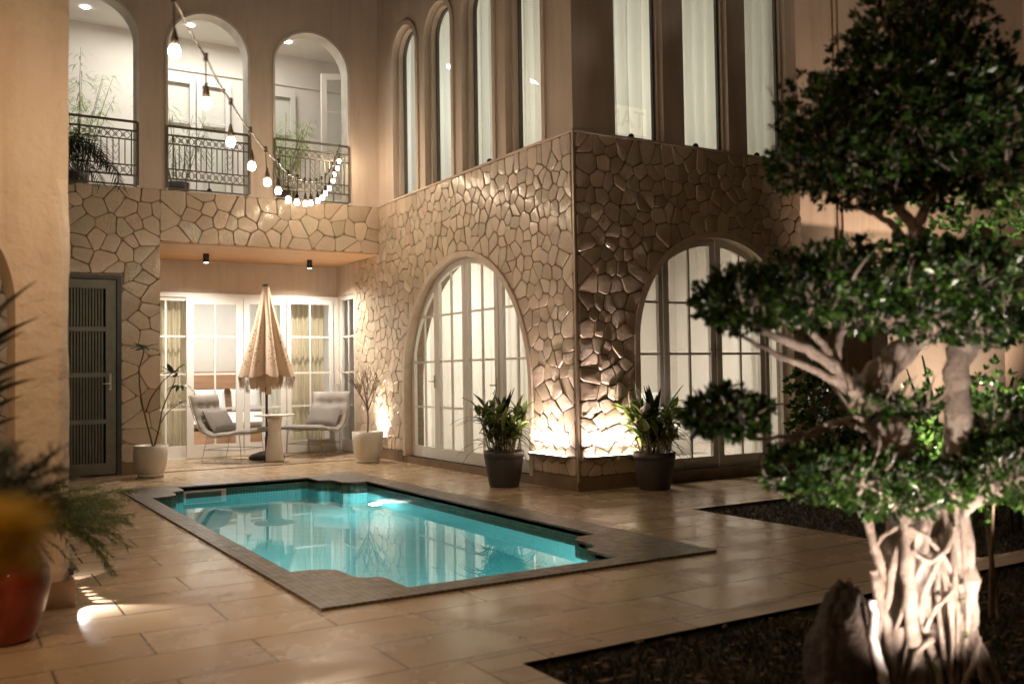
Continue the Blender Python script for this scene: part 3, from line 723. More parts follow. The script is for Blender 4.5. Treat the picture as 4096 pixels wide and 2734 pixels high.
# rooms: closed shells so that light stays where it belongs
g = MB(); g.box(2.0, 19.6, 0, 7.2, 19.7, 3.4); g.box(2.0, YR+.2, 0, 2.1, 19.6, 3.4); g.box(7.1, YR+.2, 0, 7.2, 19.6, 3.4); g.box(2.0, YR+.2, 3.3, 7.2, 19.7, 3.4)
g.box(XB+.12, YR+.1, 0, 7.2, YR+.2, 3.4); g.box(2.0, YR+.1, 0, 2.64, YR+.2, 3.4)
vp(g, 'bedroom_wall', CREAM)
g = MB(); g.box(2.1, YR+.01, -.01, 7.1, 19.6, .01); g.box(XB+.31, YC+.31, -.01, 9.5, 9.65, .012); g.box(XB+.31, 9.65, -.01, 12, 13.7, .012); g.box(XB+.13, 13.7, -.01, 7.1, YR+.1, .011); vp(g, 'room_floor', INFLOOR)
g = MB(); g.box(XB+.31, 13.6, 0, 12, 13.7, ZF-.3); g.box(11.9, 9.62, 0, 12, 13.6, ZF-.3); g.box(XB+.3, YC+.3, ZF-.35, 9.5, 9.62, ZF-.25); g.box(XB+.3, 9.62, ZF-.35, 12, 13.7, ZF-.25); g.box(9.45, YC+.3, 0, 9.55, 9.62, ZF); g.box(9.55, 9.61, 0, 12, 9.65, ZF)
g.box(XB+.3, 13.7, 0, XB+.34, 14.88, 3); g.box(7.0, 13.7, 0, 7.1, YR+.1, 3.3)
vp(g, 'sitting_room_wall', CREAM)
g = MB(); g.box(XB+.2, YC+.16, ZF-.06, 9.55, 13.75, ZF); g.box(XB+.2, 13.6, ZF, 9.55, 13.7, ZT); g.box(9.45, YC+.17, ZF, 9.55, 13.6, ZT); g.box(XB, YC, ZT, XC, YA, ZT+.1); g.box(XB+1.3, 13.7, ZF, XB+1.4, 16.4, ZT)
vp(g, 'upper_room_wall', CREAM)
g = MB(); g.box(XL, YA+.0, ZT, XB+1.4, 16.5, ZT+.1); vp(g, 'roof', PLASTER)

# ------------------------------------------------------------------ curtains
def curtain(F, u0, u1, v0, v1, d, mat, label, group, folds=9, amp=.035, name='curtain', rng=None):
    g = MB(); rng = rng or R; n = folds*8; ph = [rng.uniform(.7, 1.3) for _ in range(folds+2)]; vs = []; pos = 0
    rows = 6
    for j in range(rows+1):
        z = v0+(v1-v0)*j/rows
        for i in range(n+1):
            u = u0+(u1-u0)*i/n; k = int(i/8); a = amp*ph[k]*(1-.25*j/rows)
            vs.append(F(u+.01*math.sin(j*1.3+k), z, d+a*math.sin(i/8*2*math.pi)+.004*math.sin(j+i*.9)))
    fs = [(j*(n+1)+i, j*(n+1)+i+1, (j+1)*(n+1)+i+1, (j+1)*(n+1)+i) for j in range(rows) for i in range(n)]
    g.add(vs, fs, True); return tag(g.build(name, mat), label, 'curtain', group)
SHEER = simple('white_sheer_curtain', (.78, .76, .70), .8, .03, 3, .1, 200, trans=.5)
TAN = simple('olive_tan_curtain', (.56, .49, .36), .8, .05, 3, .1, 200, trans=.3)
GREY = simple('grey_curtain', (.16, .16, .15), .8, .05, 3, .1, 200)
nm = ['farthest from the corner strip', 'second from the back corner', 'third from the back corner', 'nearest the stone corner']
for i, (c, r, s_, bt) in enumerate(WB):
    curtain(fb, c-r-.12, c+r+.12, ZF+.02, 7.2, .38, SHEER, 'white curtain in an upper side wall window, '+nm[i], 'curtains behind the tall upper windows', 5, .07, rng=random.Random(60+i))
nm = ['left of three tall windows', 'middle of three tall windows', 'right of three tall windows']
for i, (c, r, s_, bt) in enumerate(WC):
    curtain(fc, c-r-.12, c+r+.14, ZF+.02, 7.2, .34, SHEER, 'pale curtain above the dark stone front, '+nm[i], 'curtains behind the tall upper windows', 5, .07, rng=random.Random(60+i))
curtain(fb, 9.3, 13.0, .03, 3.4, .45, SHEER, 'white sheer curtain across the big arched door on the side wall', None, 22, .012)
curtain(FR, 2.78, 3.5, .03, 2.9, .22, TAN, 'olive curtain at the left end of the patio doors, behind the tall thin potted plant', 'patio curtains', 8)
curtain(FR, 5.20, 5.84, .03, 2.9, .22, TAN, 'olive curtain at the right end of the patio doors, behind the right lounge chair', 'patio curtains', 7)
curtain(FR, 4.75, 5.18, .03, 2.9, .30, SHEER, 'white sheer curtain behind the closed parasol', None, 5)
curtain(fc, 7.75, 8.4, .9, 1.75, 3.2, GREY, 'dark grey blind on the far wall inside the front arched door', None, 5, .01, 'blind')
curtain(fc, 9.0, 9.35, .03, 3.4, .35, SHEER, 'pale curtain at the right end of the front arched door', None, 4)
curtain(F3, 3.1, 4.5, ZF+.05, 6.3, .02, SHEER, 'pale curtain behind the upper corridor doors, middle balcony arch', 'corridor curtains', 12, .015) if False else None

# ------------------------------------------------------------------ bedroom furniture
g = MB(); g.box(3.3, 19.3, .35, 6.6, 19.58, 1.42); hb_ = tag(g.build('headboard', HEADW), 'reddish wooden headboard panel seen through the patio doors', 'headboard')
g = MB(); g.box(3.4, 19.2, 1.08, 6.5, 19.3, 1.11); tag(g.build('wall_shelf', HEADW), 'thin wooden shelf along the bedroom headboard', 'shelf')
bed = empty('bed', (4.9, 18.3, 0), 'made bed with white linen behind the patio doors', 'bed')
g = MB(); g.box(3.7, 17.4, .06, 6.0, 19.28, .34); g.build('bed_frame', HEADW, bed)
LINEN = simple('white_linen', (.80, .79, .77), .8, .03, 5, .3, 12, bd=.02)
def cushion(mb, c, ax, ay, th, n=10, F=None):
    """pillow: centre, half axes, thickness"""
    c = Vector(c); ax = Vector(ax); ay = Vector(ay); nn = ax.cross(ay).normalized()
    for sg in (1, -1):
        vs = []
        for i in range(n+1):
            for j in range(n+1):
                u, v = -1+2*i/n, -1+2*j/n
                h = (max(0, 1-u**4)*max(0, 1-v**4))**.45
                pin = 1-.06*(1-abs(u*v))*0
                vs.append(c+ax*u*(1-.05*(1-v*v)*0-.04*abs(v)**3*0)*(1-.05*(v*v < .8))+ay*v*(1-.05*(u*u < .8))+nn*sg*th*h)
        fs = [(i*(n+1)+j, (i+1)*(n+1)+j, (i+1)*(n+1)+j+1, i*(n+1)+j+1) for i in range(n) for j in range(n)]
        if sg < 0: fs = [f[::-1] for f in fs]
        mb.add(vs, fs, True)
    return mb
g = MB(); cushion(g, (4.85, 18.3, .48), (1.12, 0, 0), (0, .92, 0), .15); g.build('mattress', LINEN, bed)
for i, (x, lab) in enumerate(((3.95, 'leftmost'), (4.6, 'second from the left'), (5.3, 'third from the left, behind the parasol pole'))):
    g = MB(); cushion(g, (x, 18.95, .86), (.30, 0, 0), (0, .07, .22), .09)
    tag(g.build('bed_pillow', LINEN), 'white pillow against the wooden headboard, '+lab, 'pillow', 'pillows on the bed')
# sitting room bits seen through the front arched door
tb = empty('side_table', (8.15, 10.3, 0), 'low pale table with wooden legs inside the front arched door', 'table')
OAK = wood_mat('oak_legs', (.36, .20, .10), (.50, .30, .16))
g = MB(); g.box(7.7, 10.0, .62, 8.7, 10.6, .66); g.build('table_top', LINEN, tb)
for sx in (7.78, 8.62):
    for sy in (10.07, 10.53): g = MB(); g.tube([(sx, sy, .62), (sx+(sx-8.2)*.1, sy, .012)], [.025, .015], 8); g.build('leg', OAK, tb)
sf = empty('sofa', (9.2, 11.6, 0), 'white sofa at the far side of the room behind the front arched door', 'sofa')
g = MB(); cushion(g, (9.2, 11.5, .36), (.9, 0, 0), (0, .42, 0), .14); g.build('seat', LINEN, sf)
g = MB(); cushion(g, (9.2, 11.9, .66), (.9, 0, 0), (0, .08, .30), .13); g.build('backrest', LINEN, sf)
g = MB(); g.box(8.35, 11.15, .012, 10.05, 11.95, .24); g.build('base', LINEN, sf)
g = MB(); g.box(7.0, 13.4, 2.25, 7.9, 13.6, 2.52); tag(g.build('air_conditioner', simple('grey_unit', (.35,.35,.34), .5)), 'grey wall air conditioner high on the wall inside the front arched door', 'air conditioner')

# ------------------------------------------------------------------ lights on the house front
CH = simple('channel_metal', (.35, .32, .28), .35, metal=.6); LED = emit('led_strip', (1, .86, .78), 16)
def washer(x0, y0, x1, y1, z, label):
    e = empty('wall_washer_light', ((x0+x1)/2, (y0+y1)/2, z), label, 'light', 'strip lights on the stone walls')
    g = MB(); g.box(x0, y0, z-.03, x1, y1, z); g.build('housing', CH, e)
    g = MB(); a = .012; g.box(x0+a, y0+a, z, x1-a, y1-a, z+.006); g.build('diffuser', LED, e)
washer(5.895, 8.62, 5.96, 9.37, .378, 'strip light at the foot of the side wall, left of the stone corner')
washer(6.05, 8.395, 6.84, 8.46, .378, 'strip light at the foot of the dark front wall, right of the stone corner')
washer(5.90, 13.6, 5.965, 13.9, .345, 'short strip light glowing behind the white pot with the bare tree')
def dome(F, u, d, lab):
    g = MB(); p = F(u, ZF+.025, d); g.lathe([(.036, 0), (.036, .012), (.03, .03), (.016, .042), (0, .045)], p, 14)
    tag(g.build('ledge_lamp', DARKM), lab, 'lamp', 'small black lamps on the ledges')
dome(fa, 1.62, -.02, 'black dome lamp on the ledge under the left balcony arch'); dome(fa, 3.36, -.02, 'black dome lamp on the ledge under the middle balcony arch')
dome(fb, 10.32, -.01, 'small dark lamp on the ledge at the third side window')
dome(fc, 6.80, -.02, 'dark dome lamp on the ledge at the left front window'); dome(fc, 7.78, -.02, 'dark dome lamp on the ledge at the middle front window'); dome(fc, 8.80, -.02, 'dark dome lamp on the ledge at the right front window')

# ------------------------------------------------------------------ string lights
sl = empty('string_lights', (5.40, 13.82, 4.75), 'string of glowing round bulbs sagging from the balcony across the pool court', 'string lights')
BP = [(.89, 4.28, 2.73), (1.17,4.88,2.69), (1.46,5.5,2.66), (1.75,6.12,2.67), (2.02,6.68,2.69), (2.30,7.28,2.755), (2.58,7.9,2.81), (2.87,8.5,2.91), (3.12,9.03,3.005), (3.37,9.58,3.12),
      (3.65,10.17,3.26), (3.93,10.77,3.42), (4.18,11.31,3.585), (4.44,11.87,3.77), (4.67,12.36,3.98), (4.84,12.72,4.15), (5.02,13.09,4.33), (5.25,13.6,4.56)]
DROP = .24
cab = [(-1.3, 0, 4.3), (-.05, 2.4, 3.46), (.57, 3.64, 3.08)]+[(x, y, z+DROP) for x, y, z in BP]+[(5.42, 13.84, 4.86)]
g = MB(); cc = []
for a, b in zip(cab, cab[1:]):
    for k in range(3): t = k/3; cc.append((a[0]+(b[0]-a[0])*t, a[1]+(b[1]-a[1])*t, a[2]+(b[2]-a[2])*t-.015*math.sin(math.pi*t)))
cc.append(cab[-1]); g.tube(cc, .006, 6); g.build('cable', simple('grey_cable', (.10, .085, .07), .5), sl)
BULB = emit('warm_bulb', (1, .77, .54), 470); SOCK = simple('socket_rubber', (.06, .045, .032), .5)
for x, y, z in BP:
    j = R.uniform(-.012, .012)
    g = MB(); g.tube([(x, y, z+DROP+.02), (x, y, z+DROP-.02)], .012, 8); g.tube([(x, y, z+DROP), (x+j*.5, y, z+.10)], .0035, 6)
    g.lathe([(0, .115), (.007, .105), (.011, .085), (.017, .060), (.0175, .032), (.014, .026)], (x+j, y, z), 12)
    s_ = g.build('socket', SOCK, sl)
    g = MB(); g.lathe([(0, -.024), (.011, -.022), (.019, -.015), (.0235, -.002), (.0225, .009), (.017, .021), (.013, .031)], (x+j, y, z), 14); g.build('bulb', BULB, s_)

# ------------------------------------------------------------------ pots and plants by the house
WPOT = simple('white_glazed_pot', (.58, .53, .45), .4, .05, 4, .1, 30); DPOT = simple('dark_grey_pot', (.040, .034, .030), .5, .15, 5, .2, 50)
SOILM = simple('pot_soil', (.05, .035, .022), .95, .4, 20, .8, 60)
def potted(name, loc, prof, mat, label, saucer=True, soil_z=None):
    e = empty(name, loc, label, 'potted plant')
    g = MB(); r, h = prof[-1]; g.lathe([(0, prof[0][1])]+prof+[(r-.02, h), (r-.03, h-.06), (0, h-.06)], loc, 36); g.build('pot', mat, e)
    if saucer: g = MB(); r0 = prof[0][0]+.03; g.lathe([(0, .002), (r0*.95, .002), (r0, .03), (r0, .045), (r0-.015, .045), (r0-.02, .02), (0, .02)], loc, 32); g.build('saucer', mat, e)
    g = MB(); g.lathe([(r-.022, h-.035), (r*.5, h-.025), (0, h-.02)], loc, 20); g.build('soil', SOILM, e)
    return e
e1 = potted('potted_plant', (2.44, 13.25, 0), [(.14, .022), (.17, .05), (.205, .16), (.215, .30), (.212, .42)], WPOT, 'tall thin bare stemmed plant with leaf tufts in a white pot beside the slatted door')
e2 = potted('potted_plant', (5.54, 13.30, 0), [(.15, .022), (.18, .05), (.215, .18), (.23, .34), (.232, .46)], WPOT, 'bare branched sapling in a white pot lit from behind at the stone wall')
DGL = leaf_mat('plumeria_leaf', (.02, .035, .012), (.05, .08, .03)); STEM = simple('brown_stem', (.12, .075, .045), .7, .3, 30, .4)
def P_(px, py, yplane):
    d = FW+RT*((px-2048)/FPX)+DN*((py-1367)/FPX); t = yplane/d.y; return CAM+d*t
r5 = lambda x, y: (500+x/2.349, 1500+y/2.349)
YP = 13.25
def stemline(g, pts, r0, r1, yy=None):
    P = [P_(*p, YP+(yy[i] if yy else 0)) for i, p in enumerate(pts)]
    g.tube(P, [r0+(r1-r0)*i/(len(P)-1) for i in range(len(P))], 7); return P
g = MB(); base = (614, 1796)
s1 = stemline(g, [base, r5(235,560), r5(200,430), r5(160,260), r5(138,100), (556,1470), (570,1430), (577,1392)], .013, .008)
s2 = stemline(g, [r5(195,350), r5(240,220), r5(310,115), (655,1520), (690,1490)], .010, .006, [0,-.05,-.1,-.12,-.14])
s3 = stemline(g, [base, r5(320,500), r5(345,340), r5(390,220), r5(440,120), r5(520,95)], .012, .006, [0,-.03,-.06,-.1,-.14,-.18])
s4 = stemline(g, [r5(335,450), r5(380,370), r5(430,320), r5(500,270)], .008, .005, [-.03,0,.03,.05])
s5 = stemline(g, [r5(440,120), r5(465,60), r5(470,20)], .007, .004, [-.14,-.12,-.1])
g.build('stem', STEM, e1)
g = MB()
def tuft(g, p, n, L, W, rr, upb=.3, bend=.5, rng=R):
    for k in range(n):
        a = 6.28*k/n+rng.uniform(-.4, .4); d = Vector((math.cos(a), math.sin(a), rng.uniform(-.1, upb)+.2)); g.tone = rng.random()
        g.blade(Vector(p)+d*rr, d, d.cross(Vector((0,0,1))), L*rng.uniform(.7, 1.15), W*rng.uniform(.8, 1.2), bend, 4, .2, wp=.7)
tuft(g, s1[-1], 12, .24, .075, .01, .6, .6); tuft(g, s2[-1], 10, .20, .07, .01, .9, .3); tuft(g, s3[-1], 7, .19, .06, .01, .3, 1.2); tuft(g, s4[-1], 5, .18, .06, .01, .6, .8); tuft(g, s5[-1], 4, .14, .05, .01, .8, .4)
g.build('leaves', DGL, e1)
g = MB(); bt = Vector((5.54, 13.30, .42)); rr_ = random.Random(4)
def branch(g, p, d, L, r, lv):
    pts = [p]; q = p.copy(); dd = d.copy()
    for k in range(4): dd = (dd+Vector((rr_.uniform(-.1,.1), rr_.uniform(-.1,.1), .06))).normalized(); q = q+dd*L/4; pts.append(q)
    g.tube(pts, [r*(1-.5*k/4) for k in range(5)], 5, False)
    if lv > 0:
        for k in range(4 if lv > 1 else 3):
            a = rr_.uniform(0, 6.28); s = Vector((math.cos(a), math.sin(a), 0)); t = rr_.uniform(.25, 1)
            i = min(3, int(t*4)); branch(g, pts[i]+(pts[i+1]-pts[i])*(t*4-i if i < 4 else 0), (dd+s*rr_.uniform(.45,.8)).normalized(), L*rr_.uniform(.55,.85), r*.55, lv-1)
g.tube([bt, bt+Vector((.01,0,.25)), bt+Vector((0,.01,.48))], [.014,.012,.011], 7)
for k in range(8):
    a = k*.785+.2; branch(g, bt+Vector((0,.01,.46-.02*k)), Vector((math.cos(a)*.55, math.sin(a)*.55, 1)).normalized(), .42, .007, 2)
g.build('branch', simple('reddish_twig', (.17, .09, .05), .7, .3, 30), e2)
# two big dark pots with broad leaved plants
def dark_pot(loc, label, seed, pal, ext=False):
    rng = random.Random(seed)
    e = potted('potted_plant', loc, [(.165, .002), (.17, .01), (.205, .18), (.225, .32), (.226, .335), (.232, .337), (.235, .41)], DPOT, label, False)
    top = Vector(loc)+Vector((0,0,.38)); g = MB(); gs = MB(); gd = MB()
    for k in range(46):   # green canes and lit broad leaves on one side
        a = rng.uniform(0, 6.28); q = rng.uniform(.02, .17); p = top+Vector((math.cos(a)*q, math.sin(a)*q, 0)); h = rng.uniform(.15, .55)
        lean = Vector((math.cos(a)*.25, math.sin(a)*.25, 1)).normalized(); e_ = p+lean*h
        gs.tone = rng.random(); gs.tube([p, (p+e_)/2+Vector((0,0,.01)), e_], [.006, .005, .004], 5, False)
        for m_ in range(3):
            b = rng.uniform(0, 6.28); d = Vector((math.cos(b)*.6, math.sin(b)*.6, rng.uniform(.5, 1.4))); g.tone = rng.random()
            g.blade(e_-lean*m_*.05, d, d.cross(Vector((0,0,1))), rng.uniform(.16, .34), rng.uniform(.045, .085), rng.uniform(.5, 1.6), 6, .2, wp=.7)
    for k in range(34):   # long arching dark leaves
        a = rng.uniform(0, 6.28); b0 = top+Vector((math.cos(a)*.05-.05, math.sin(a)*.05+.03, rng.uniform(0, .35))); d = Vector((math.cos(a)*.7, math.sin(a)*.7, rng.uniform(.5, 1.3))); gd.tone = rng.random()
        gd.blade(b0, d, d.cross(Vector((0,0,1))), rng.uniform(.35, .62), rng.uniform(.03, .05), rng.uniform(1.4, 2.8), 9, .2, wp=.6)
    for k in range(5):
        b = top+Vector((rng.uniform(-.06,.06), rng.uniform(-.06,.06), 0)); gd.tube([b, b+Vector((rng.uniform(-.05,.05),rng.uniform(-.05,.05),.45))], .009, 6)
    for k in range(7):
        a = rng.uniform(0, 6.28); d = Vector((math.cos(a)*.35, math.sin(a)*.35, 1.2)); gd.tone = rng.random()
        gd.blade(top+Vector((0,0,.40)), d, d.cross(Vector((0,0,1))), rng.uniform(.25,.42), rng.uniform(.06,.09), rng.uniform(0,.5), 7, .2, wp=.7)
    g.build('leaves', pal[0], e); gs.build('stems', pal[1], e); gd.build('long_leaves', pal[2], e)
    return e, top
PL = leaf_mat('lime_leaf', (.05, .09, .015), (.20, .26, .05), .35, .35); PS = leaf_mat('cane_stem', (.16, .13, .05), (.34, .22, .12), .5, .1); PD = leaf_mat('deep_green_leaf', (.008, .016, .006), (.022, .04, .014), .35, .2)
PS2 = leaf_mat('red_cane_stem', (.30, .15, .08), (.40, .26, .15), .5, .1)
dark_pot((5.60, 9.42, 0), 'arching broad leaved plant in a dark pot left of the stone corner', 5, (PL, PS, PD))
e, top = dark_pot((6.78, 8.16, 0), 'leafy plant with a white bloom in a dark pot right of the stone corner', 8, (PL, PS2, PD))
g = MB(); p = top+Vector((-.17, -.05, .44)); g.tube([top+Vector((-.08,0,0)), p], .005, 6); d = Vector((-.2,-.5,.5)); g.blade(p, d, (1,-.2,.1), .20, .14, .3, 7, .35, wp=.7)
p = top+Vector((-.19, .0, .62)); g.tube([top+Vector((-.08,0,0)), p], .005, 6); g.blade(p, (-.3,0,1), (1,-.3,0), .16, .06, .1, 6, .35)
g.build('white_bloom', simple('lily_white', (.75, .74, .68), .5, trans=.3), e)

# ------------------------------------------------------------------ lounge chairs
CUSH = simple('light_grey_fabric', (.35, .325, .30), .85, .06, 5, .35, 220); WIRE = simple('thin_grey_wire', (.36, .32, .27), .4, metal=.4)
def make_chair(loc, rz, label):
    e = empty('lounge_chair', loc, label, 'lounge chair', 'tufted lounge chairs on the patio', rz)
    prof = [(-.50, 1.03), (-.47, .88), (-.42, .72), (-.36, .57), (-.28, .46), (-.16, .415), (.02, .42), (.20, .45), (.36, .475), (.47, .47)]
    n = len(prof); g = MB(); W = .36; cols = 12; th = .045; top = []; bot = []
    sub = []
    for i in range(n-1):
        for k in range(4): t = k/4; sub.append((prof[i][0]+(prof[i+1][0]-prof[i][0])*t, prof[i][1]+(prof[i+1][1]-prof[i][1])*t))
    sub.append(prof[-1]); N = len(sub)
    sp = [sub[0]]+[tuple((sub[i-1][q]+2*sub[i][q]+sub[i+1][q])/4 for q in (0, 1)) for i in range(1, N-1)]+[sub[-1]]
    def nrm(i):
        a, b = sp[max(0, i-1)], sp[min(N-1, i+1)]; dx, dz = b[0]-a[0], b[1]-a[1]; L = math.hypot(dx, dz); return (-dz/L, dx/L)
    btn = [(5, -.2), (5, 0), (5, .2), (10, -.2), (10, 0), (10, .2), (21, -.2), (21, 0), (21, .2), (27, -.2), (27, 0), (27, .2)]
    vs = []
    for i in range(N):
        nx, nz = nrm(i); e_ = min(1, min(i, N-1-i)/2.0)**.5
        for j in range(cols+1):
            y = -W+2*W*j/cols; ey = min(1, (W-abs(y))/.05)**.5 if abs(y) < W else 0
            dip = sum(math.exp(-(((i-bi)/1.1)**2+((y-by)/.045)**2)) for bi, by in btn)
            seam = .018*sum(math.exp(-((i-bi)/.8)**2) for bi in (5, 10, 21, 27))
            h = th*(.25+.75*e_*ey)-.042*dip-seam
            vs.append((sp[i][0]+nx*h, y, sp[i][1]+nz*h))
    k0 = len(vs)
    for i in range(N):
        nx, nz = nrm(i)
        for j in range(cols+1):
            y = -W+2*W*j/cols; vs.append((sp[i][0]-nx*.018, y, sp[i][1]-nz*.018))
    C = cols+1
    fs = [(i*C+j, i*C+j+1, (i+1)*C+j+1, (i+1)*C+j) for i in range(N-1) for j in range(cols)]
    fs += [(k0+i*C+j, k0+(i+1)*C+j, k0+(i+1)*C+j+1, k0+i*C+j+1) for i in range(N-1) for j in range(cols)]
    for i in range(N-1): fs += [(i*C, (i+1)*C, k0+(i+1)*C, k0+i*C), (i*C+cols, k0+i*C+cols, k0+(i+1)*C+cols, (i+1)*C+cols)]
    for j in range(cols): fs += [(j, k0+j, k0+j+1, j+1), ((N-1)*C+j, (N-1)*C+j+1, k0+(N-1)*C+j+1, k0+(N-1)*C+j)]
    g.add(vs, fs, True); g.build('tufted_cushion', CUSH, e, True)
    g = MB()
    for s in (-1, 1): g.tube([(x-.0+nrm(i)[0]*-.028, s*(W+.01), z-nrm(i)[1]*.028) for i, (x, z) in enumerate(sp)], .008, 6)
    g.tube([(-.505, -W-.01, 1.02), (-.505, W+.01, 1.02)], .008, 6); g.build('seat_frame', WIRE, e, True)
    for s in (-1, 1):
        g = MB(); y = s*(W-.04)
        g.tube([(-.24, y, .43), (-.33, y+s*.02, .01), (.35, y+s*.02, .01), (.30, y, .44)], .006, 6); g.build('side_leg', WIRE, e, True)
    g = MB(); g.tube([(-.29, -W+.02, .2), (-.29, W-.02, .2)], .005, 6); g.tube([(.325, -W+.02, .2), (.325, W-.02, .2)], .005, 6)
    for s in (-1, 1): g.tube([(-.29, s*(W-.03), .2), (.325, s*(W-.03), .2)], .005, 6)
    g.build('stretcher', WIRE, e, True)
    return e
ch = [((3.93, 14.78, .004), math.atan2(-.72, .69), 'light grey tufted wire lounge chair left of the parasol, turned to the right'),
      ((5.36, 15.08, .004), math.atan2(-.60, -.80), 'light grey tufted wire lounge chair right of the parasol, facing the pool')]
c0 = make_chair(*ch[0]); c1 = copy_tree(c0); c1.location = ch[1][0]; c1.rotation_euler = (0, 0, ch[1][1]); c1['label'] = ch[1][2]
LUMB = simple('grey_pillow', (.27, .25, .235), .85, .05, 5, .3, 200)
for (loc, rz, lab), nmx in zip(ch, ('left', 'right')):
    M3 = Matrix.Rotation(rz, 3, 'Z'); o = Vector(loc)
    g = MB(); cushion(g, o+M3@Vector((-.24, .0, .63)), M3@Vector((0, .31, 0)), M3@Vector((-.10, 0, .17)), .075, 12)
    tag(g.build('lumbar_pillow', LUMB), 'grey rectangular pillow lying in the '+nmx+' lounge chair', 'pillow', 'pillows on the lounge chairs')
# pedestal table
tb = empty('pedestal_table', (4.47, 14.42, 0), 'round white pedestal table between the lounge chairs', 'table')
WT = simple('white_table', (.66, .62, .56), .35, .03)
g = MB(); g.lathe([(0, .695), (.29, .695), (.31, .705), (.31, .717), (.30, .72), (0, .72)], (4.47, 14.42, 0), 40); g.build('table_top', WT, tb)
g = MB(); g.lathe([(0, .002), (.135, .002), (.138, .02), (.125, .2), (.095, .42), (.088, .44), (.092, .46), (.10, .60), (.12, .695), (0, .695)], (4.47, 14.42, 0), 36); g.build('pedestal', WT, tb)
# closed parasol
ux, uy = 4.50, 14.92
um = empty('closed_parasol', (ux, uy, 0), 'closed sand coloured parasol with lace bands and fringe on a dark pole', 'parasol')
g = MB(); g.tube([(ux, uy, .05), (ux, uy, .35)], .030, 12); g.tube([(ux, uy, .35), (ux, uy, 2.72)], .021, 12); g.build('pole', DARKM, um)
g = MB(); g.lathe([(0, .002), (.27, .002), (.28, .03), (.24, .075), (.12, .115), (.04, .13), (0, .13)], (ux, uy, 0), 28, lambda a, z, j: 1+.03*math.sin(7*a+j)); g.build('base', simple('dark_base', (.035,.03,.025), .8, .3, 12, .8, 30), um)
M_, nt_, b_ = mk('sand_lace_cloth')
tc_ = nt_.nodes.new("ShaderNodeTexCoord"); vo_ = nt_.nodes.new("ShaderNodeTexVoronoi"); vo_.inputs["Scale"].default_value = 26
nt_.links.new(tc_.outputs["Object"], vo_.inputs["Vector"])
sx_ = nt_.nodes.new("ShaderNodeSeparateXYZ"); nt_.links.new(tc_.outputs["Object"], sx_.inputs[0])
zb_ = nt_.nodes.new("ShaderNodeMapRange"); zb_.inputs[1].default_value = 2.35; zb_.inputs[2].default_value = 2.0; zb_.inputs[3].default_value = 0; zb_.inputs[4].default_value = 1; nt_.links.new(sx_.outputs[2], zb_.inputs[0])
zc_ = nt_.nodes.new("ShaderNodeMath"); zc_.operation = 'GREATER_THAN'; zc_.inputs[1].default_value = 1.46; nt_.links.new(sx_.outputs[2], zc_.inputs[0])
at_ = nt_.nodes.new("ShaderNodeAttribute"); at_.attribute_name = "tone"
ba_ = nt_.nodes.new("ShaderNodeMath"); ba_.operation = 'GREATER_THAN'; ba_.inputs[1].default_value = .6; nt_.links.new(at_.outputs["Fac"], ba_.inputs[0])
ho_ = nt_.nodes.new("ShaderNodeMath"); ho_.operation = 'LESS_THAN'; ho_.inputs[1].default_value = .30; nt_.links.new(vo_.outputs["Distance"], ho_.inputs[0])
m1_ = nt_.nodes.new("ShaderNodeMath"); m1_.operation = 'MULTIPLY'; nt_.links.new(zb_.outputs[0], m1_.inputs[0]); nt_.links.new(zc_.outputs[0], m1_.inputs[1])
m2_ = nt_.nodes.new("ShaderNodeMath"); m2_.operation = 'MULTIPLY'; nt_.links.new(m1_.outputs[0], m2_.inputs[0]); nt_.links.new(ho_.outputs[0], m2_.inputs[1])
m3_ = nt_.nodes.new("ShaderNodeMath"); m3_.operation = 'MULTIPLY'; nt_.links.new(m2_.outputs[0], m3_.inputs[0]); nt_.links.new(ba_.outputs[0], m3_.inputs[1])
mc_ = nt_.nodes.new("ShaderNodeMix"); mc_.data_type = 'RGBA'; nt_.links.new(m3_.outputs[0], mc_.inputs[0]); mc_.inputs[6].default_value = (.50, .38, .28, 1); mc_.inputs[7].default_value = (.10, .06, .035, 1)
nt_.links.new(mc_.outputs[2], b_.inputs["Base Color"]); b_.inputs["Roughness"].default_value = .85
bump(nt_, b_, noi(nt_, 180, 3).outputs[0], .3, .003)
LACE = M_
g = MB(); NA = 96; NZ = 26; vs = []
def cr(a, z):
    t = max(0, (2.72-z)/(2.72-1.32)); fold = math.cos(8*a+.6*math.sin(2*a)); f2 = .5+.5*fold
    base = .055+.40*t**1.15
    return base*(1-(.50*min(1, t*2.2))*(1-f2)**1.3)*(1+.05*math.sin(3*a+1))
for j in range(NZ+1):
    z = 2.74-(2.74-1.32)*j/NZ
    for k in range(NA): a = 2*math.pi*k/NA; r = cr(a, z); vs.append((ux+r*math.cos(a), uy+r*math.sin(a), z-.03*math.cos(8*a)*j/NZ))
fs = []; 
for j in range(NZ):
    for k in range(NA): fs.append((j*NA+k, j*NA+(k+1) % NA, (j+1)*NA+(k+1) % NA, (j+1)*NA+k))
k0 = len(g.f); g.add(vs, fs, True)
for i in range(len(g.t)): a = 2*math.pi*(i % NA)/NA; g.t[i] = .5+.5*math.cos(8*a+.6*math.sin(2*a))
g.add([(ux+.057*math.cos(2*math.pi*k/16), uy+.057*math.sin(2*math.pi*k/16), 2.742) for k in range(16)], [tuple(range(16))])
g.build('canopy', LACE, um)
g = MB(); g.lathe([(.058, 2.735), (.058, 2.765), (.03, 2.775), (0, 2.777)], (ux, uy, 0), 20); g.build('finial', simple('dark_cap', (.10,.07,.05), .6), um)
g = MB(); FRM = simple('sand_fringe', (.50, .36, .24), .9)
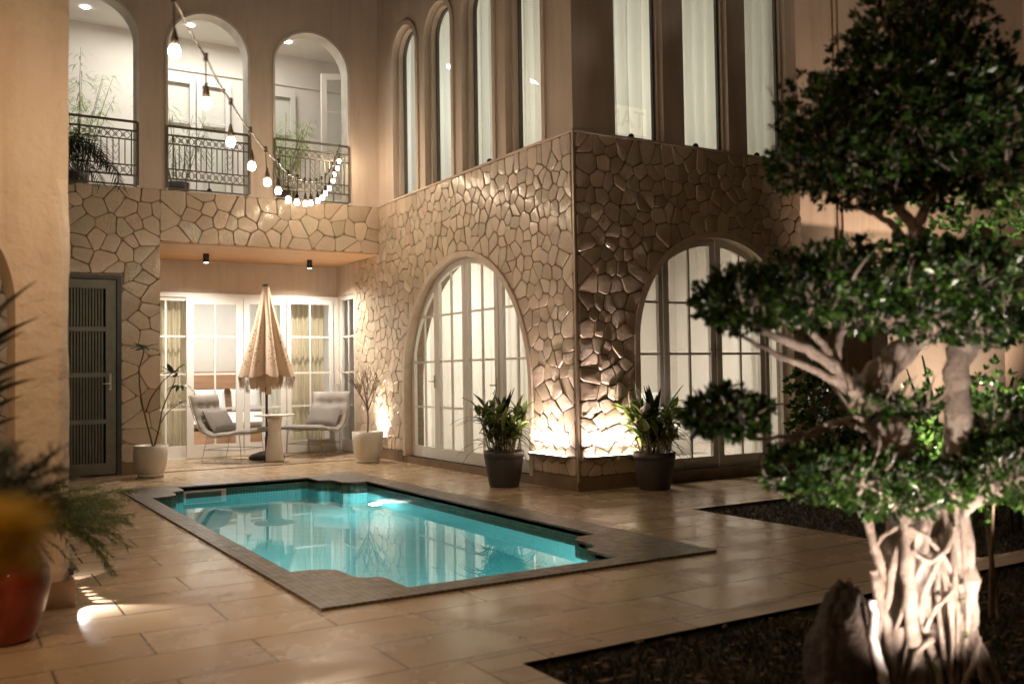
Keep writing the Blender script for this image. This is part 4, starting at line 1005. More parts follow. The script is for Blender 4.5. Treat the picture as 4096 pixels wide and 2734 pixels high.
for k in range(900):
    a = R.uniform(0, 6.283); r = cr(a, 1.33)*R.uniform(.97, 1.01); x, y = ux+r*math.cos(a), uy+r*math.sin(a); L = R.uniform(.12, .22); tx, ty = -math.sin(a)*.003, math.cos(a)*.003
    j1, j2 = R.uniform(-.02, .02), R.uniform(-.02, .02); z = 1.33-.03*math.cos(8*a)
    g.add([(x-tx, y-ty, z), (x+tx, y+ty, z), (x+tx+j1-math.cos(a)*.03, y+ty+j2-math.sin(a)*.03, z-L), (x-tx+j1-math.cos(a)*.03, y-ty+j2-math.sin(a)*.03, z-L)], [(0,1,2,3)])
g.build('fringe', FRM, um)
# tied belt tail under the canopy
g = MB(); g.box(ux-.14, uy-.1, 1.06, ux-.05, uy-.09, 1.35); g.box(ux-.04, uy-.12, 1.02, ux+.04, uy-.11, 1.35); g.build('cloth_flap', FRM, um)

# ------------------------------------------------------------------ balcony plants
BAM = leaf_mat('bamboo_leaf', (.14, .26, .04), (.42, .62, .14), .45, .5); BAMS = simple('bamboo_stem', (.16, .16, .08), .6)
def bamboo(x, y, z, h, n, seed, label, mat=BAM, spread=.25):
    rng = random.Random(seed); e = empty('potted_bamboo', (x, y, z), label, 'potted plant', 'bamboo on the balcony')
    g = MB(); g.lathe([(0, .002), (.13, .002), (.17, .32), (.15, .32), (.14, .26), (0, .26)], (x, y, z), 20); g.build('pot', DPOT, e)
    gs = MB(); gl = MB()
    for k in range(n):
        a = rng.uniform(0, 6.28); q = rng.uniform(0, .1); p = Vector((x+q*math.cos(a), y+q*math.sin(a), z+.25)); hh = h*rng.uniform(.6, 1); ln = Vector((math.cos(a)*spread, math.sin(a)*spread*.6, 1)).normalized()
        pts = [p+ln*hh*t+Vector((math.cos(a), math.sin(a), 0))*.12*t*t for t in (0, .25, .5, .75, 1)]
        gs.tube(pts, [.008, .007, .005, .004, .002], 5, False)
        for m_ in range(42):
            t = rng.uniform(.3, 1); i = min(3, int(t*4)); b = pts[i]+(pts[i+1]-pts[i])*(t*4-i); c = rng.uniform(0, 6.28)
            d = Vector((math.cos(c), math.sin(c), rng.uniform(-.2, .6))); gl.tone = rng.random(); b2 = b+d*rng.uniform(0, .12)
            gl.blade(b2, d, d.cross(Vector((0,0,1))), rng.uniform(.10, .20), rng.uniform(.012, .020), rng.uniform(.6, 1.8), 3, .2)
    gs.build('stems', BAMS, e); gl.build('leaves', mat, e); return e
bamboo(1.72, 14.7, ZF, 1.75, 14, 1, 'bright bamboo behind the left balcony railing')
bamboo(3.15, 14.9, ZF, 1.65, 7, 2, 'thin pale bamboo behind the middle balcony railing', leaf_mat('pale_bamboo', (.16,.20,.10), (.34,.38,.22), .5, .4))
bamboo(4.72, 14.6, ZF, 1.35, 17, 3, 'bushy bamboo behind the right balcony railing')
# dark palm hanging over the left railing
hp = empty('hanging_palm', (1.40, 13.6, ZF+.2), 'dark drooping palm hanging over the left balcony railing', 'plant')
g = MB(); rng = random.Random(9); gs = MB()
for k in range(15):
    a = rng.uniform(-.2, 1.0) if k % 2 else rng.uniform(-1.6, .4); d = Vector((math.sin(a)*.9+.15, -.35+rng.uniform(-.15,.1), .75)).normalized(); p = Vector((1.36+rng.uniform(-.12,.12), 13.68, ZF+.25+rng.uniform(-.1,.2))); pts = [p]
    L = rng.uniform(.6, 1.05); dd = d.copy()
    for i in range(9): dd = (dd+Vector((0,0,-.30))).normalized(); p = p+dd*L/9; pts.append(p.copy())
    gs.tube(pts, [.006-.0005*i for i in range(10)], 4, False)
    for i in range(1, 10):
        for s in (-1, 1):
            for h_ in (0, .5):
                sd = dd.cross(Vector((0,-1,0))).normalized() if True else None
                q = pts[i-1]+(pts[i]-pts[i-1])*h_ ; t = (pts[i]-pts[i-1]).normalized(); sv = t.cross(Vector((0,1,0))).normalized()*s
                g.tone = rng.random(); g.blade(q, (t*.6+sv*.8+Vector((0,0,-.2))), t, rng.uniform(.12,.2), .014, .9, 3, .1)
PDK = leaf_mat('dark_palm_leaf', (.012, .014, .008), (.035, .038, .022), .5, .1)
gs.build('stalks', PDK, hp); g.build('fronds', PDK, hp)
g = MB(); g.lathe([(0, 0), (.10, 0), (.14, .24), (.12, .24), (0, .2)], (1.38, 13.70, ZF+.0), 18); g.build('pot', DPOT, hp)
g = MB(); g.box(1.2, 13.58, ZF-.04, 1.56, YA, ZF-.002); g.build('bracket', DARKM, hp)

# ------------------------------------------------------------------ stucco pier of the arcade in the foreground
pr = empty('stucco_arcade', (.2, 6.3, 0), 'rough beige stucco pier with an arched opening at the left edge', 'wall')
g = MB(); c_, r_, s_ = -.35, .735, 1.72
N = 26; y0, y1 = 6.02, 6.75; xr = .665; zt = 4.6
def wob(z, k=0): return .012*noise.noise(Vector((3.1, k, z*2.2)))+.006*noise.noise(Vector((1, k, z*9)))
rows = 90; vs = []; cols_ = []
prof = []
for j in range(rows+1):
    z = .14+(zt-.14)*j/rows; xl = c_+math.sqrt(r_*r_-(z-s_)**2) if s_ < z < s_+r_ else (c_+r_ if z <= s_ else c_)
    prof.append((z, xl, xr+wob(z)))
for (z, xl, xx), (z2, xl2, xx2) in zip(prof, prof[1:]):
    nn = 14
    if z >= s_+r_: xl = xl2 = -3.2
    elif z2 >= s_+r_: xl2 = c_
    for k in range(nn):
        a, b = xl+(xx-xl)*k/nn, xl+(xx-xl)*(k+1)/nn; a2, b2 = xl2+(xx2-xl2)*k/nn, xl2+(xx2-xl2)*(k+1)/nn
        f = lambda x, z: (x, y0+.05*max(0, min(1, (x-xr+.07)/.07))**2+.012*noise.noise(Vector((x*3, z*3, 5))), z)
        g.add([f(a, z), f(b, z), f(b2, z2), f(a2, z2)], [(0,1,2,3)], True)
    yw = lambda x, z: f(x, z)[1]
    g.add([(xx, yw(xx, z), z), (xx+.0, y1, z), (xx2, y1, z2), (xx2, yw(xx2, z2), z2)], [(0,1,2,3)], True)
    if z < s_+r_: g.add([(xl, y0, z), (xl, y1, z), (xl2, y1, z2), (xl2, y0, z2)], [(0,3,2,1)], True)
    if z < s_+r_:   # far side of the opening
        ml, ml2 = 2*c_-xl, 2*c_-xl2; g.add([(-3.2, y0, z), (ml, y0, z), (ml2, y0, z2), (-3.2, y0, z2)], [(0,1,2,3)]); g.add([(ml, y0, z), (ml, y1, z), (ml2, y1, z2), (ml2, y0, z2)], [(0,1,2,3)])
g.add([(-3.2, y1, .14), (c_-r_, y1, .14), (c_-r_, y1, zt), (-3.2, y1, zt)], [(0,1,2,3)]); g.add([(c_+r_, y1, .14), (xr, y1, .14), (xr, y1, zt), (c_+r_, y1, zt)], [(0,1,2,3)])
g.build('pier', STUCCO, pr)
g = MB(); g.box(c_+r_-.02, y0-.025, 0, xr+.03, y1+.02, .15); g.build('skirting', simple('pier_skirting', (.22,.14,.08), .5), pr)
g = MB(); g.box(-3.2, y0-.025, 0, c_-r_+.02, y1+.02, .15); g.build('skirting', bpy.data.materials['pier_skirting'], pr)
g = MB(); g.box(-3.2, 8.2, 0, -.2, 8.4, 4.6); g.build('inner_wall', PLASTER, pr)

g = MB()
for k in range(6): g.box(.668, 6.06+.12*k, .17, .692, 6.12+.12*k, .20)
g.box(.66, 6.04, .20, .695, 6.76, .215)
g.build('added_streak_fitting', DARKM, pr)  # invented louvred fitting, added as source of the paving streaks

# ------------------------------------------------------------------ foreground plants on the left
TERRA = simple('glazed_red_pot', (.24, .030, .012), .32, .25, 6, .2, 20, coat=.3)
pc = Vector((.30, 5.42, 0))
rp = empty('potted_fern', pc, 'trailing asparagus fern in a round glossy red pot beside the stucco pier', 'potted plant')
g = MB(); prof = [(0, .01), (.12, .0), (.14, .02), (.185, .14), (.215, .27), (.21, .34), (.17, .44), (.13, .50), (.135, .53), (.16, .56), (.145, .56), (.12, .52), (0, .5)]
g.lathe(prof, pc, 40, lambda a, z, j: 1+.012*math.sin(z*160)); g.build('pot', TERRA, rp)
FERN = leaf_mat('fern_needle', (.04, .07, .02), (.28, .34, .16), .5, .4); FST = simple('fern_stem', (.12, .12, .05), .6)
def plume(g, gs, pts, rng, w=.05, dens=34, L=.035):
    """a stem clothed in fine needles"""
    pts = [Vector(p) for p in pts]; gs.tube(pts, [.004-.0025*i/(len(pts)-1) for i in range(len(pts))], 4, False)
    for a, b in zip(pts, pts[1:]):
        t = (b-a).normalized(); n = max(2, int((b-a).length*dens*10))
        for k in range(n):
            q = a+(b-a)*rng.random(); c = rng.uniform(0, 6.28); o = t.orthogonal().normalized(); o = (Matrix.Rotation(c, 3, t)@o)
            d = (o+t*rng.uniform(.2, 1)).normalized(); ln = L*rng.uniform(.6, 1.5); g.tone = rng.random()
            s_ = t.cross(o)*.0028; e_ = q+d*ln+Vector((0,0,-ln*.2)); 
            g.add([q-s_, q+s_, e_+s_*.3, e_-s_*.3], [(0,1,2,3)])
rng = random.Random(14); g = MB(); gs = MB(); top = pc+Vector((0,0,.52))
# arching stems given by their tips (pixel, depth)
tips = [((530,2060),5.2,.25),((500,2130),5.1,.3),((470,2290),5.0,.45),((455,2240),4.95,.4),((430,2010),5.2,.2),((520,1980),5.4,.15),((400,1960),5.2,.12),((490,2190),5.05,.35),((470,2050),5.0,.25),((380,2060),4.9,.2),((440,2100),5.0,.3),((410,2170),4.9,.3),((340,2080),4.8,.2),((300,2100),4.7,.2),((350,1990),5.2,.1),((340,2010),5.3,0),((360,2050),5.2,0),((250,2110),4.7,.2),((260,1960),5.1,.05),((510,2090),5.3,.25),((470,2000),5.5,.15),((445,1995),4.9,.15)]
for (px, py), dp, arch in tips*2:
    e_ = at(px+rng.uniform(-25,25), py+rng.uniform(-25,25), dp+rng.uniform(-.15,.15)); mid = (top+e_)/2; mid.z = max(top.z, e_.z)+.0+arch*.18
    mid2 = e_*.75+top*.25; mid2.z = max(e_.z, top.z)*.5+mid.z*.5
    P = [top, top*.6+mid*.4+Vector((0,0,.03)), mid, mid2, e_]
    Q = []
    for i in range(13):
        t = i/12; b = [(1-t)**4, 4*t*(1-t)**3, 6*t*t*(1-t)**2, 4*t**3*(1-t), t**4]; Q.append(sum((P[k]*b[k] for k in range(5)), Vector()))
    plume(g, gs, Q, rng, dens=38)
for k in range(34):
    a = rng.uniform(0, 6.28); e_ = top+Vector((math.cos(a)*rng.uniform(.1,.4), math.sin(a)*rng.uniform(.1,.35), rng.uniform(-.1,.14))); mid = (top+e_)/2+Vector((0,0,.08))
    plume(g, gs, [top, mid, e_, e_+Vector((math.cos(a)*.08, math.sin(a)*.08, -.1))], rng, dens=30)
gs.build('stems', FST, rp); g.build('foliage', FERN, rp)
# darker bush nearer the camera
bb = at(-560, 2100, 2.6); db = empty('dark_bush', (bb.x, bb.y, 0), 'dark needle leaved bush in a tall planter at the lower left edge', 'plant')
g = MB(); gs = MB(); rng = random.Random(3)
for k in range(95):
    e_ = at(rng.uniform(-260, 300), rng.uniform(1760, 2060), 2.6+rng.uniform(-.3, .35)); base = Vector((bb.x, bb.y, .62))
    if (e_-at(60, 2000, 2.6)).length > .34: continue
    plume(g, gs, [base, (base+e_)/2+Vector((0,0,.08)), e_], rng, dens=18, L=.04)
gs.build('stems', FST, db); g.build('foliage', leaf_mat('dark_needle', (.010, .028, .008), (.03, .07, .02), .6, .1), db)
g = MB(); g.lathe([(0, .0), (.13, .0), (.17, .56), (.18, .62), (.15, .62), (.13, .56), (0, .56)], (bb.x, bb.y, 0), 28); g.build('planter', DPOT, db)
# blurred yellow flowers close to the lens
yf = at(60, 2180, .6); fe = empty('yellow_flowers', (yf.x, yf.y, 0), 'out of focus yellow orange flowers close to the camera at the lower left', 'flower')
g = MB(); gs = MB(); rng = random.Random(8); YEL = leaf_mat('yellow_petal', (.80, .50, .01), (.85, .62, .02), .6, .3)
for k in range(20):
    c = at(rng.uniform(-200, 10), rng.uniform(2050, 2290), .6+rng.uniform(-.04, .04)); gs.tube([(yf.x-.1, yf.y, .40), (yf.x*.5+c.x*.5-.12, yf.y*.5+c.y*.5, .75), c], .003, 5)
    for m_ in range(16):
        a = m_*.393; d = Vector((math.cos(a), math.sin(a), .35+.4*(m_ % 2))); g.tone = rng.random(); g.blade(c, d, d.cross(Vector((0,0,1))), .034, .018, .5, 3, .1, wp=.8)
gs.build('stems', FST, fe); g.build('petals', YEL, fe)
g = MB(); g.lathe([(0, .0), (.10, .0), (.15, .38), (.13, .40), (0, .38)], (yf.x, yf.y, 0), 28); g.build('pot', TERRA, fe)
# sword leaved plant at the far left
yb = at(-260, 1500, 3.2); ye = empty('yucca', (yb.x, yb.y, 0), 'dark sword leaves of a yucca reaching in at the left edge', 'plant')
g = MB(); g.tube([(yb.x, yb.y, .0), (yb.x+.02, yb.y, .6), (yb.x-.02, yb.y, 1.1)], [.05, .04, .035], 8); g.build('trunk', simple('yucca_bark', (.10,.07,.05), .9, .3, 20, .8, 40), ye)
g = MB(); rng = random.Random(12)
for (px, py), hz in (((95,1105),1.25),((110,1245),1.25),((60,1290),1.2),((145,1385),1.15),((55,1560),1.05),((50,1640),1.0),((40,1470),1.1),((120,1470),1.1)):
    e_ = at(px, py, 3.2+rng.uniform(-.15,.15)); b = Vector((yb.x, yb.y, hz)); d = e_-b; L = d.length; d = d.normalized(); g.tone = rng.random()
    g.blade(b, (d+Vector((0,0,.35))).normalized(), d.cross(FW), L*1.06, .032, .75, 9, .25, wp=.6)
for k in range(16):
    a = rng.uniform(1.2, 5.2); d = Vector((math.cos(a), math.sin(a), rng.uniform(-.2, 1))); g.tone = rng.random(); g.blade((yb.x, yb.y, 1.12), d, d.cross(Vector((0,0,1))), .45, .035, .8, 7, .25, wp=.6)
g.build('leaves', PDK, ye)

# ------------------------------------------------------------------ the banyan bonsai
TD = 3.7
def T(xd, yd, dv=0.0):
    """tree space: picture coordinates of a 2349 wide view at the tree's own distance, plus depth offset"""
    return at(xd*1.7437, yd*1.7437, TD)+Vector((FW.x, FW.y, 0)).normalized()*dv
tb_ = T(2120, 1560); tree = empty('cloud_pruned_fig_tree', (tb_.x, tb_.y, -.03), 'cloud pruned fig tree with pale aerial roots lit from below, right foreground', 'tree')
rng = random.Random(42)
def limb(g, pts, r0, r1, seg=8, wig=.008):
    P = [T(*p) for p in pts]; Q = []
    n = len(P)
    for i in range(n-1):
        p0, p1, p2, p3 = P[max(i-1, 0)], P[i], P[i+1], P[min(i+2, n-1)]
        for k in range(4):
            t = k/4; Q.append(.5*((2*p1)+(p2-p0)*t+(2*p0-5*p1+4*p2-p3)*t*t+(3*p1-p0-3*p2+p3)*t**3)+Vector((rng.uniform(-wig,wig), rng.uniform(-wig,wig), rng.uniform(-wig,wig))))
    Q.append(P[-1]); N = len(Q)
    g.tube(Q, [(r0+(r1-r0)*i/(N-1))*(1+.10*math.sin(i*1.9+r0*90)) for i in range(N)], seg, True, .05); return Q
g = MB()
# fused main trunks
limb(g, [(2110,1640,.05),(2105,1500,.05),(2100,1400,.06),(2095,1280,.05),(2090,1180,.05),(2060,1080,.02),(2040,980,0)], .105, .070, 14, .014)
limb(g, [(2215,1640,0),(2205,1500,0),(2200,1400,0),(2205,1300,0),(2195,1180,.02),(2205,1060,.05),(2210,950,.05),(2215,850,.08),(2240,780,.1)], .068, .045, 12, .008)
limb(g, [(2150,1640,.10),(2150,1450,.10),(2140,1300,.08),(2140,1180,.06),(2130,1090,.05)], .085, .055, 12, .014)
limb(g, [(2075,1640,.0),(2070,1480,.0),(2078,1350,.02),(2070,1240,.03),(2075,1150,.04)], .06, .045, 10, .012)
# aerial roots
AR = [([(2010,1640,-.10),(1990,1450,-.08),(2015,1330,-.06),(1985,1220,-.05),(1978,1150,-.04)], .020, .016),
      ([(2040,1640,-.12),(2020,1480,-.1),(2000,1360,-.08),(1990,1300,-.06)], .022, .018),
      ([(1960,1600,-.14),(1985,1450,-.1),(2020,1350,-.08),(2035,1270,-.07),(2060,1230,-.05)], .015, .016),
      ([(2075,1640,-.15),(2070,1500,-.14),(2060,1400,-.12),(2058,1300,-.10),(2062,1200,-.08),(2050,1150,-.05)], .026, .028),
      ([(2125,1640,-.16),(2110,1500,-.14),(2090,1420,-.12),(2085,1350,-.12),(2130,1250,-.12),(2160,1200,-.08)], .018, .010),
      ([(2190,1640,-.14),(2180,1500,-.12),(2165,1400,-.1),(2160,1290,-.1),(2165,1200,-.08)], .012, .010),
      ([(2250,1640,-.14),(2215,1520,-.12),(2180,1440,-.12),(2170,1380,-.1)], .014, .010),
      ([(2310,1640,-.05),(2270,1540,-.04),(2235,1460,-.02),(2225,1400,0)], .016, .014),
      ([(2290,1640,-.1),(2240,1560,-.08),(2225,1480,-.06)], .02, .016),
      ([(2065,1250,-.12),(2100,1270,-.14),(2140,1230,-.14),(2150,1190,-.1)], .012, .010),
      ([(2060,1200,-.1),(2090,1215,-.13),(2130,1260,-.13),(2155,1300,-.1)], .010, .009),
      ([(2085,1420,-.14),(2110,1370,-.15),(2150,1330,-.14),(2160,1250,-.1)], .008, .007),
      ([(1990,1260,-.05),(2005,1225,-.07),(2040,1200,-.08)], .008, .008),
      ([(2150,1560,-.18),(2180,1500,-.17),(2210,1440,-.12)], .012, .010),
      ([(2030,1560,-.18),(2060,1470,-.17),(2100,1440,-.15)], .010, .012),
      ([(2000,1560,-.05),(2030,1500,-.08),(2045,1420,-.1)], .03, .02)]
for pts, a, b in AR: limb(g, pts, a, b, 7, .004)
for k in range(7):
    x = rng.uniform(2010, 2260); y1 = rng.uniform(1150, 1420)
    limb(g, [(x+rng.uniform(-40,40),1640,-.1+rng.uniform(-.08,.1)),(x+rng.uniform(-20,20),(1640+y1)/2,-.12+rng.uniform(-.04,.06)),(x+(2130-x)*.25,y1,-.1)], rng.uniform(.005,.012), rng.uniform(.004,.009), 5, .006)
g.build('trunk', BARK, tree)
# limbs
g = MB()
LB_ = [([(2040,1000,0),(1990,920,-.02),(1930,880,-.04),(1900,840,-.05),(1840,800,-.06),(1760,770,-.08),(1690,735,-.1)], .040, .012),
       ([(1930,880,-.04),(1885,860,-.05),(1800,830,-.08),(1740,800,-.1),(1680,770,-.12)], .020, .007),
       ([(1900,840,-.05),(1880,790,-.05),(1840,755,-.05),(1800,720,-.04)], .018, .009),
       ([(1930,870,0),(1920,800,0),(1945,740,.02),(1960,700,.03)], .020, .010),
       ([(2045,990,.02),(2000,930,.04),(2005,885,.06),(2065,835,.10),(2125,780,.12),(2190,730,.12)], .075, .045),
       ([(2240,780,.1),(2200,740,.1),(2160,660,.1),(2130,570,.1),(2125,520,.1),(2085,470,.1),(2040,420,.08),(1985,350,.05),(1965,310,.05)], .040, .010),
       ([(2125,530,.1),(2140,480,.1),(2180,420,.12),(2210,360,.12),(2200,300,.12)], .024, .010),
       ([(2085,470,.1),(2100,400,.1),(2110,330,.1),(2090,280,.1)], .014, .007),
       ([(2215,850,.08),(2260,800,.1),(2310,770,.12),(2360,740,.14)], .03, .015),
       ([(2060,1080,0),(2020,1020,-.05),(1960,980,-.08),(1900,965,-.10),(1840,985,-.12),(1780,995,-.14),(1700,1000,-.15)], .014, .008),
       ([(2020,1020,-.05),(1960,955,-.06),(1900,970,-.09),(1830,1000,-.12),(1760,1010,-.14)], .012, .006),
       ([(2090,1180,0),(2030,1120,-.08),(1960,1100,-.12),(1880,1090,-.14),(1800,1080,-.16)], .03, .010),
       ([(2195,1180,0),(2250,1120,-.06),(2310,1090,-.08),(2370,1070,-.1)], .03, .012),
       ([(2125,560,.1),(2060,500,.1),(2000,470,.1),(1930,450,.1)], .018, .008),
       ([(1840,755,-.05),(1790,740,-.08),(1720,690,-.1),(1650,680,-.12)], .010, .005),
       ([(2190,720,.1),(2260,700,.12),(2340,720,.14)], .02, .012)]
for pts, a, b in LB_: limb(g, pts, a, b, 8, .006)
g.build('limb', BARK, tree)
# foliage pads: ellipses in the picture plane with real depth; many small leaves through a shell
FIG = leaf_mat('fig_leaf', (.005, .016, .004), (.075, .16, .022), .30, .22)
def pad(name, ells, n, mat=FIG, Ls=(.022, .038), parent=tree, twigs=True):
    g = MB(); gt = MB()
    tot = sum(a*b for _, _, _, a, b, _ in ells)
    for cx, cy, dv, a, b, dd in ells:
        c = T(cx, cy, dv); A, B = a*TD/FPX*1.7437, b*TD/FPX*1.7437
        fw2 = Vector((FW.x, FW.y, 0)).normalized(); rt2 = Vector((RT.x, RT.y, 0)).normalized()
        m_ = int(n*a*b/tot)
        # sprigs: small clusters of leaves
        for _ in range(m_//7):
            th = rng.uniform(0, 6.283); u = rng.uniform(-1, 1); s2 = math.sqrt(1-u*u)
            q = Vector((s2*math.cos(th), s2*math.sin(th), u)); rr_ = rng.uniform(.62, 1.03) if rng.random() < .85 else rng.uniform(.2, .7)
            nz = noise.noise(Vector((q.x*2.3+cx*.01, q.y*2.3, q.z*2.3+cy*.01))); rr_ *= 1+.22*nz
            p = c+rt2*(q.x*A*rr_)+fw2*(q.y*dd*rr_)+Vector((0,0,q.z*B*rr_))
            out = (rt2*q.x+fw2*q.y+Vector((0,0,q.z*1.2+.35))).normalized(); tn = rng.random()**2.6; LsA = (Ls[0]*.8, Ls[1]*(.9 if rng.random() < .6 else 1.25))
            if twigs and rng.random() < .5: gt.tube([p-out*.05, p+out*.02], .0018, 3, False)
            for k in range(7):
                d = (out+Vector((rng.uniform(-1,1), rng.uniform(-1,1), rng.uniform(-.8,.8)))*.9).normalized()
                sd = d.cross(Vector((rng.uniform(-1,1), rng.uniform(-1,1), rng.uniform(-1,1)))).normalized()
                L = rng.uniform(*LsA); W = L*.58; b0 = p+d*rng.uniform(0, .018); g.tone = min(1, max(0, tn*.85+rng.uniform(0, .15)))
                nn = d.cross(sd); 
                g.add([b0, b0+d*L*.5+sd*W*.5+nn*W*.14, b0+d*L, b0+d*L*.5-sd*W*.5+nn*W*.14], [(0,1,2,3)], False)
    for cx, cy, dv, a, b, dd in ells:
        if a < 70: continue
        c = T(cx, cy+b*.55, dv); A = a*TD/FPX*1.7437; B = b*TD/FPX*1.7437
        for _ in range(int(a*.22)):
            p = c+rt2*rng.uniform(-.75, .75)*A+fw2*rng.uniform(-.6, .5)*dd+Vector((0, 0, rng.uniform(-.25, .25)*B)); pts = [p]; d = Vector((rng.uniform(-1, 1), rng.uniform(-1, 1), rng.uniform(.2, 1.2))).normalized(); L = rng.uniform(.08, .22)
            for k in range(5): d = (d+Vector((rng.uniform(-.4,.4), rng.uniform(-.4,.4), rng.uniform(-.1,.35)))).normalized(); pts.append(pts[-1]+d*L/5)
            gt.tube(pts, [r0*(1-.14*k) for k, r0 in enumerate([rng.uniform(.003, .0075)]*6)], 5, False)
    o = g.build(name, mat, parent)
    if gt.v: gt.build('twigs', BARK, o)['kind'] = 'stuff'
    return o
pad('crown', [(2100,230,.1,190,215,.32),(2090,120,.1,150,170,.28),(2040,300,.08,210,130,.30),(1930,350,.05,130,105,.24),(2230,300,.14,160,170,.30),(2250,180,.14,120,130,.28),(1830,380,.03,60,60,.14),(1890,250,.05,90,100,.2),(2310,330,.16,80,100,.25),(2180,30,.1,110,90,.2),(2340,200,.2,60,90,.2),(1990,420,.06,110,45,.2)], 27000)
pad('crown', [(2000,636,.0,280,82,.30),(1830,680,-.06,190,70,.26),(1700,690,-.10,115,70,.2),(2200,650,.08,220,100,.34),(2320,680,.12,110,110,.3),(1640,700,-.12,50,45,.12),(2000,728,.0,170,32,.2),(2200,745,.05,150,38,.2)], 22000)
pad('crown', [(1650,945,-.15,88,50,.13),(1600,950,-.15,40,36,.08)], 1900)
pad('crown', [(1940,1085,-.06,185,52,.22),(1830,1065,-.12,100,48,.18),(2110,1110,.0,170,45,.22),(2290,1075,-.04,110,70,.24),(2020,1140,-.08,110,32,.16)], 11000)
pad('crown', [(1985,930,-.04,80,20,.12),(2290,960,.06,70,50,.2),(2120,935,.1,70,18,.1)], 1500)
g = MB()
for x, y, dv in ((2160,1380,-.12),(2175,1440,-.13),(2060,1480,-.16),(2050,1510,-.16),(2100,1490,-.16),(2235,1190,-.1),(2165,1360,-.12)):
    for k in range(3):
        d = Vector((rng.uniform(-1,1), rng.uniform(-1,-.2), rng.uniform(-.5,1))).normalized(); sd = d.cross(Vector((0,0,1))).normalized(); b0 = T(x, y, dv); L = .035; g.tone = .9
        g.add([b0, b0+d*L*.5+sd*L*.25, b0+d*L, b0+d*L*.5-sd*L*.25], [(0,1,2,3)])
o_ = g.build('sprout', FIG, tree); o_['kind'] = 'stuff'
# rock and the bleached driftwood root beside it
def rock(name, loc, rx, ry, rz_, seed, mat, label, cat='rock', tilt=0):
    g = MB(); n, m_ = 40, 28; vs = []
    for j in range(m_+1):
        ph = math.pi*j/m_
        for k in range(n):
            a = 2*math.pi*k/n; q = Vector((math.sin(ph)*math.cos(a), math.sin(ph)*math.sin(a), math.cos(ph)))
            s_ = 1+.18*noise.noise(q*1.7+Vector((seed,0,0)))+.13*noise.noise(q*5+Vector((seed,3,0)))+.05*noise.noise(q*14)
            vs.append((loc[0]+q.x*rx*s_+tilt*q.z*rz_, loc[1]+q.y*ry*s_, max(-.05, loc[2]+q.z*rz_*s_)))
    fs = [(j*n+k, (j+1)*n+k, (j+1)*n+(k+1) % n, j*n+(k+1) % n) for j in range(m_) for k in range(n)]
    g.add(vs, fs, True); return tag(g.build(name, mat), label, cat)
ROCK = simple('mossy_brown_rock', (.045, .030, .020), .9, .5, 5, 1.0, 14, bd=.04)
q = at(3380, 2700, 3.55); rock('rock', (q.x, q.y, .08), .145, .13, .40, 2.9, ROCK, 'tall dark brown rock at the foot of the fig tree')
q = at(3330, 2800, 3.2); rock('rock', (q.x, q.y, .03), .10, .1, .20, 5.2, ROCK, 'low brown stone in front of the tall dark rock')
g = MB(); limb(g, [(1985,1640,-.25),(1975,1540,-.25),(1962,1480,-.25),(1945,1420,-.25),(1950,1370,-.24),(1945,1342,-.24)], .022, .014, 8, .004)
tag(g.build('driftwood', simple('bleached_wood', (.50, .48, .46), .8, .2, 12, .6, 30)), 'bleached grey stick of driftwood standing beside the fig tree roots', 'driftwood')

# ------------------------------------------------------------------ plants and wall behind the tree
GW = brick_mat('grey_ribbed_block', (.26,.24,.21), (.29,.26,.23), (.22,.20,.17), .03, .02, .004, .8, 0, bumps=.8)
gw = empty('garden_wall', (13, 8.2, 0), 'low grey textured garden wall behind the fig tree', 'wall')
g = MB(); g.box(10.6, 8.0, 0, 13.2, 8.25, 2.1); g.build('wall_panel', GW, gw)
g = MB(); g.box(13.2, 7.95, 0, 13.6, 8.3, 2.25); g.build('post', PLASTER, gw)
def shrub(loc, rx, ry, rz_, n, label, seed, mat=FIG, Ls=(.03,.05), name='shrub', ns=3):
    rg_ = random.Random(seed); e = empty(name, (loc[0], loc[1], 0), label, 'shrub', None); g = MB(); gs = MB()
    for k in range(ns):
        a = rg_.uniform(0, 6.28); b = Vector((loc[0]+.05*math.cos(a), loc[1]+.05*math.sin(a), 0)); t = Vector((loc[0]+rx*.6*math.cos(a), loc[1]+ry*.6*math.sin(a), loc[2]+rz_*rg_.uniform(-.3,.6))); gs.tube([b, (b+t)/2+Vector((0,0,.1)), t], [.014,.01,.005], 5, False)
    for k in range(n//6):
        th = rg_.uniform(0, 6.283); u = rg_.uniform(-1, 1); s2 = math.sqrt(1-u*u); q = Vector((s2*math.cos(th), s2*math.sin(th), u)); rr = rg_.uniform(.5, 1.05)*(1+.25*noise.noise(q*2+Vector((seed,0,0))))
        p = Vector((loc[0]+q.x*rx*rr, loc[1]+q.y*ry*rr, max(.02, loc[2]+q.z*rz_*rr))); tn = rg_.random()
        for m_ in range(6):
            d = (q+Vector((rg_.uniform(-1,1), rg_.uniform(-1,1), rg_.uniform(-.6,1)))).normalized(); sd = d.cross(Vector((rg_.uniform(-1,1), rg_.uniform(-1,1), .3))).normalized(); L = rg_.uniform(*Ls); g.tone = min(1, tn*.7+rg_.uniform(0,.3))
            g.add([p, p+d*L*.5+sd*L*.26, p+d*L, p+d*L*.5-sd*L*.26], [(0,1,2,3)])
    gs.build('stems', STEM, e); g.build('foliage', mat, e); return e
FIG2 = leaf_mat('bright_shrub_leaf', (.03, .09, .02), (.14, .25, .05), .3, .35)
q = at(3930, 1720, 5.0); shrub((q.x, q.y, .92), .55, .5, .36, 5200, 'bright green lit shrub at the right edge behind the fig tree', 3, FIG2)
q = at(3980, 870, 4.9); 
shrub((q.x, q.y, 1.95), .55, .45, .42, 4200, 'tall lit tree crown glowing green at the right edge under the dark crown', 4, FIG2, (.03,.05), 'lit_shrub', 1)
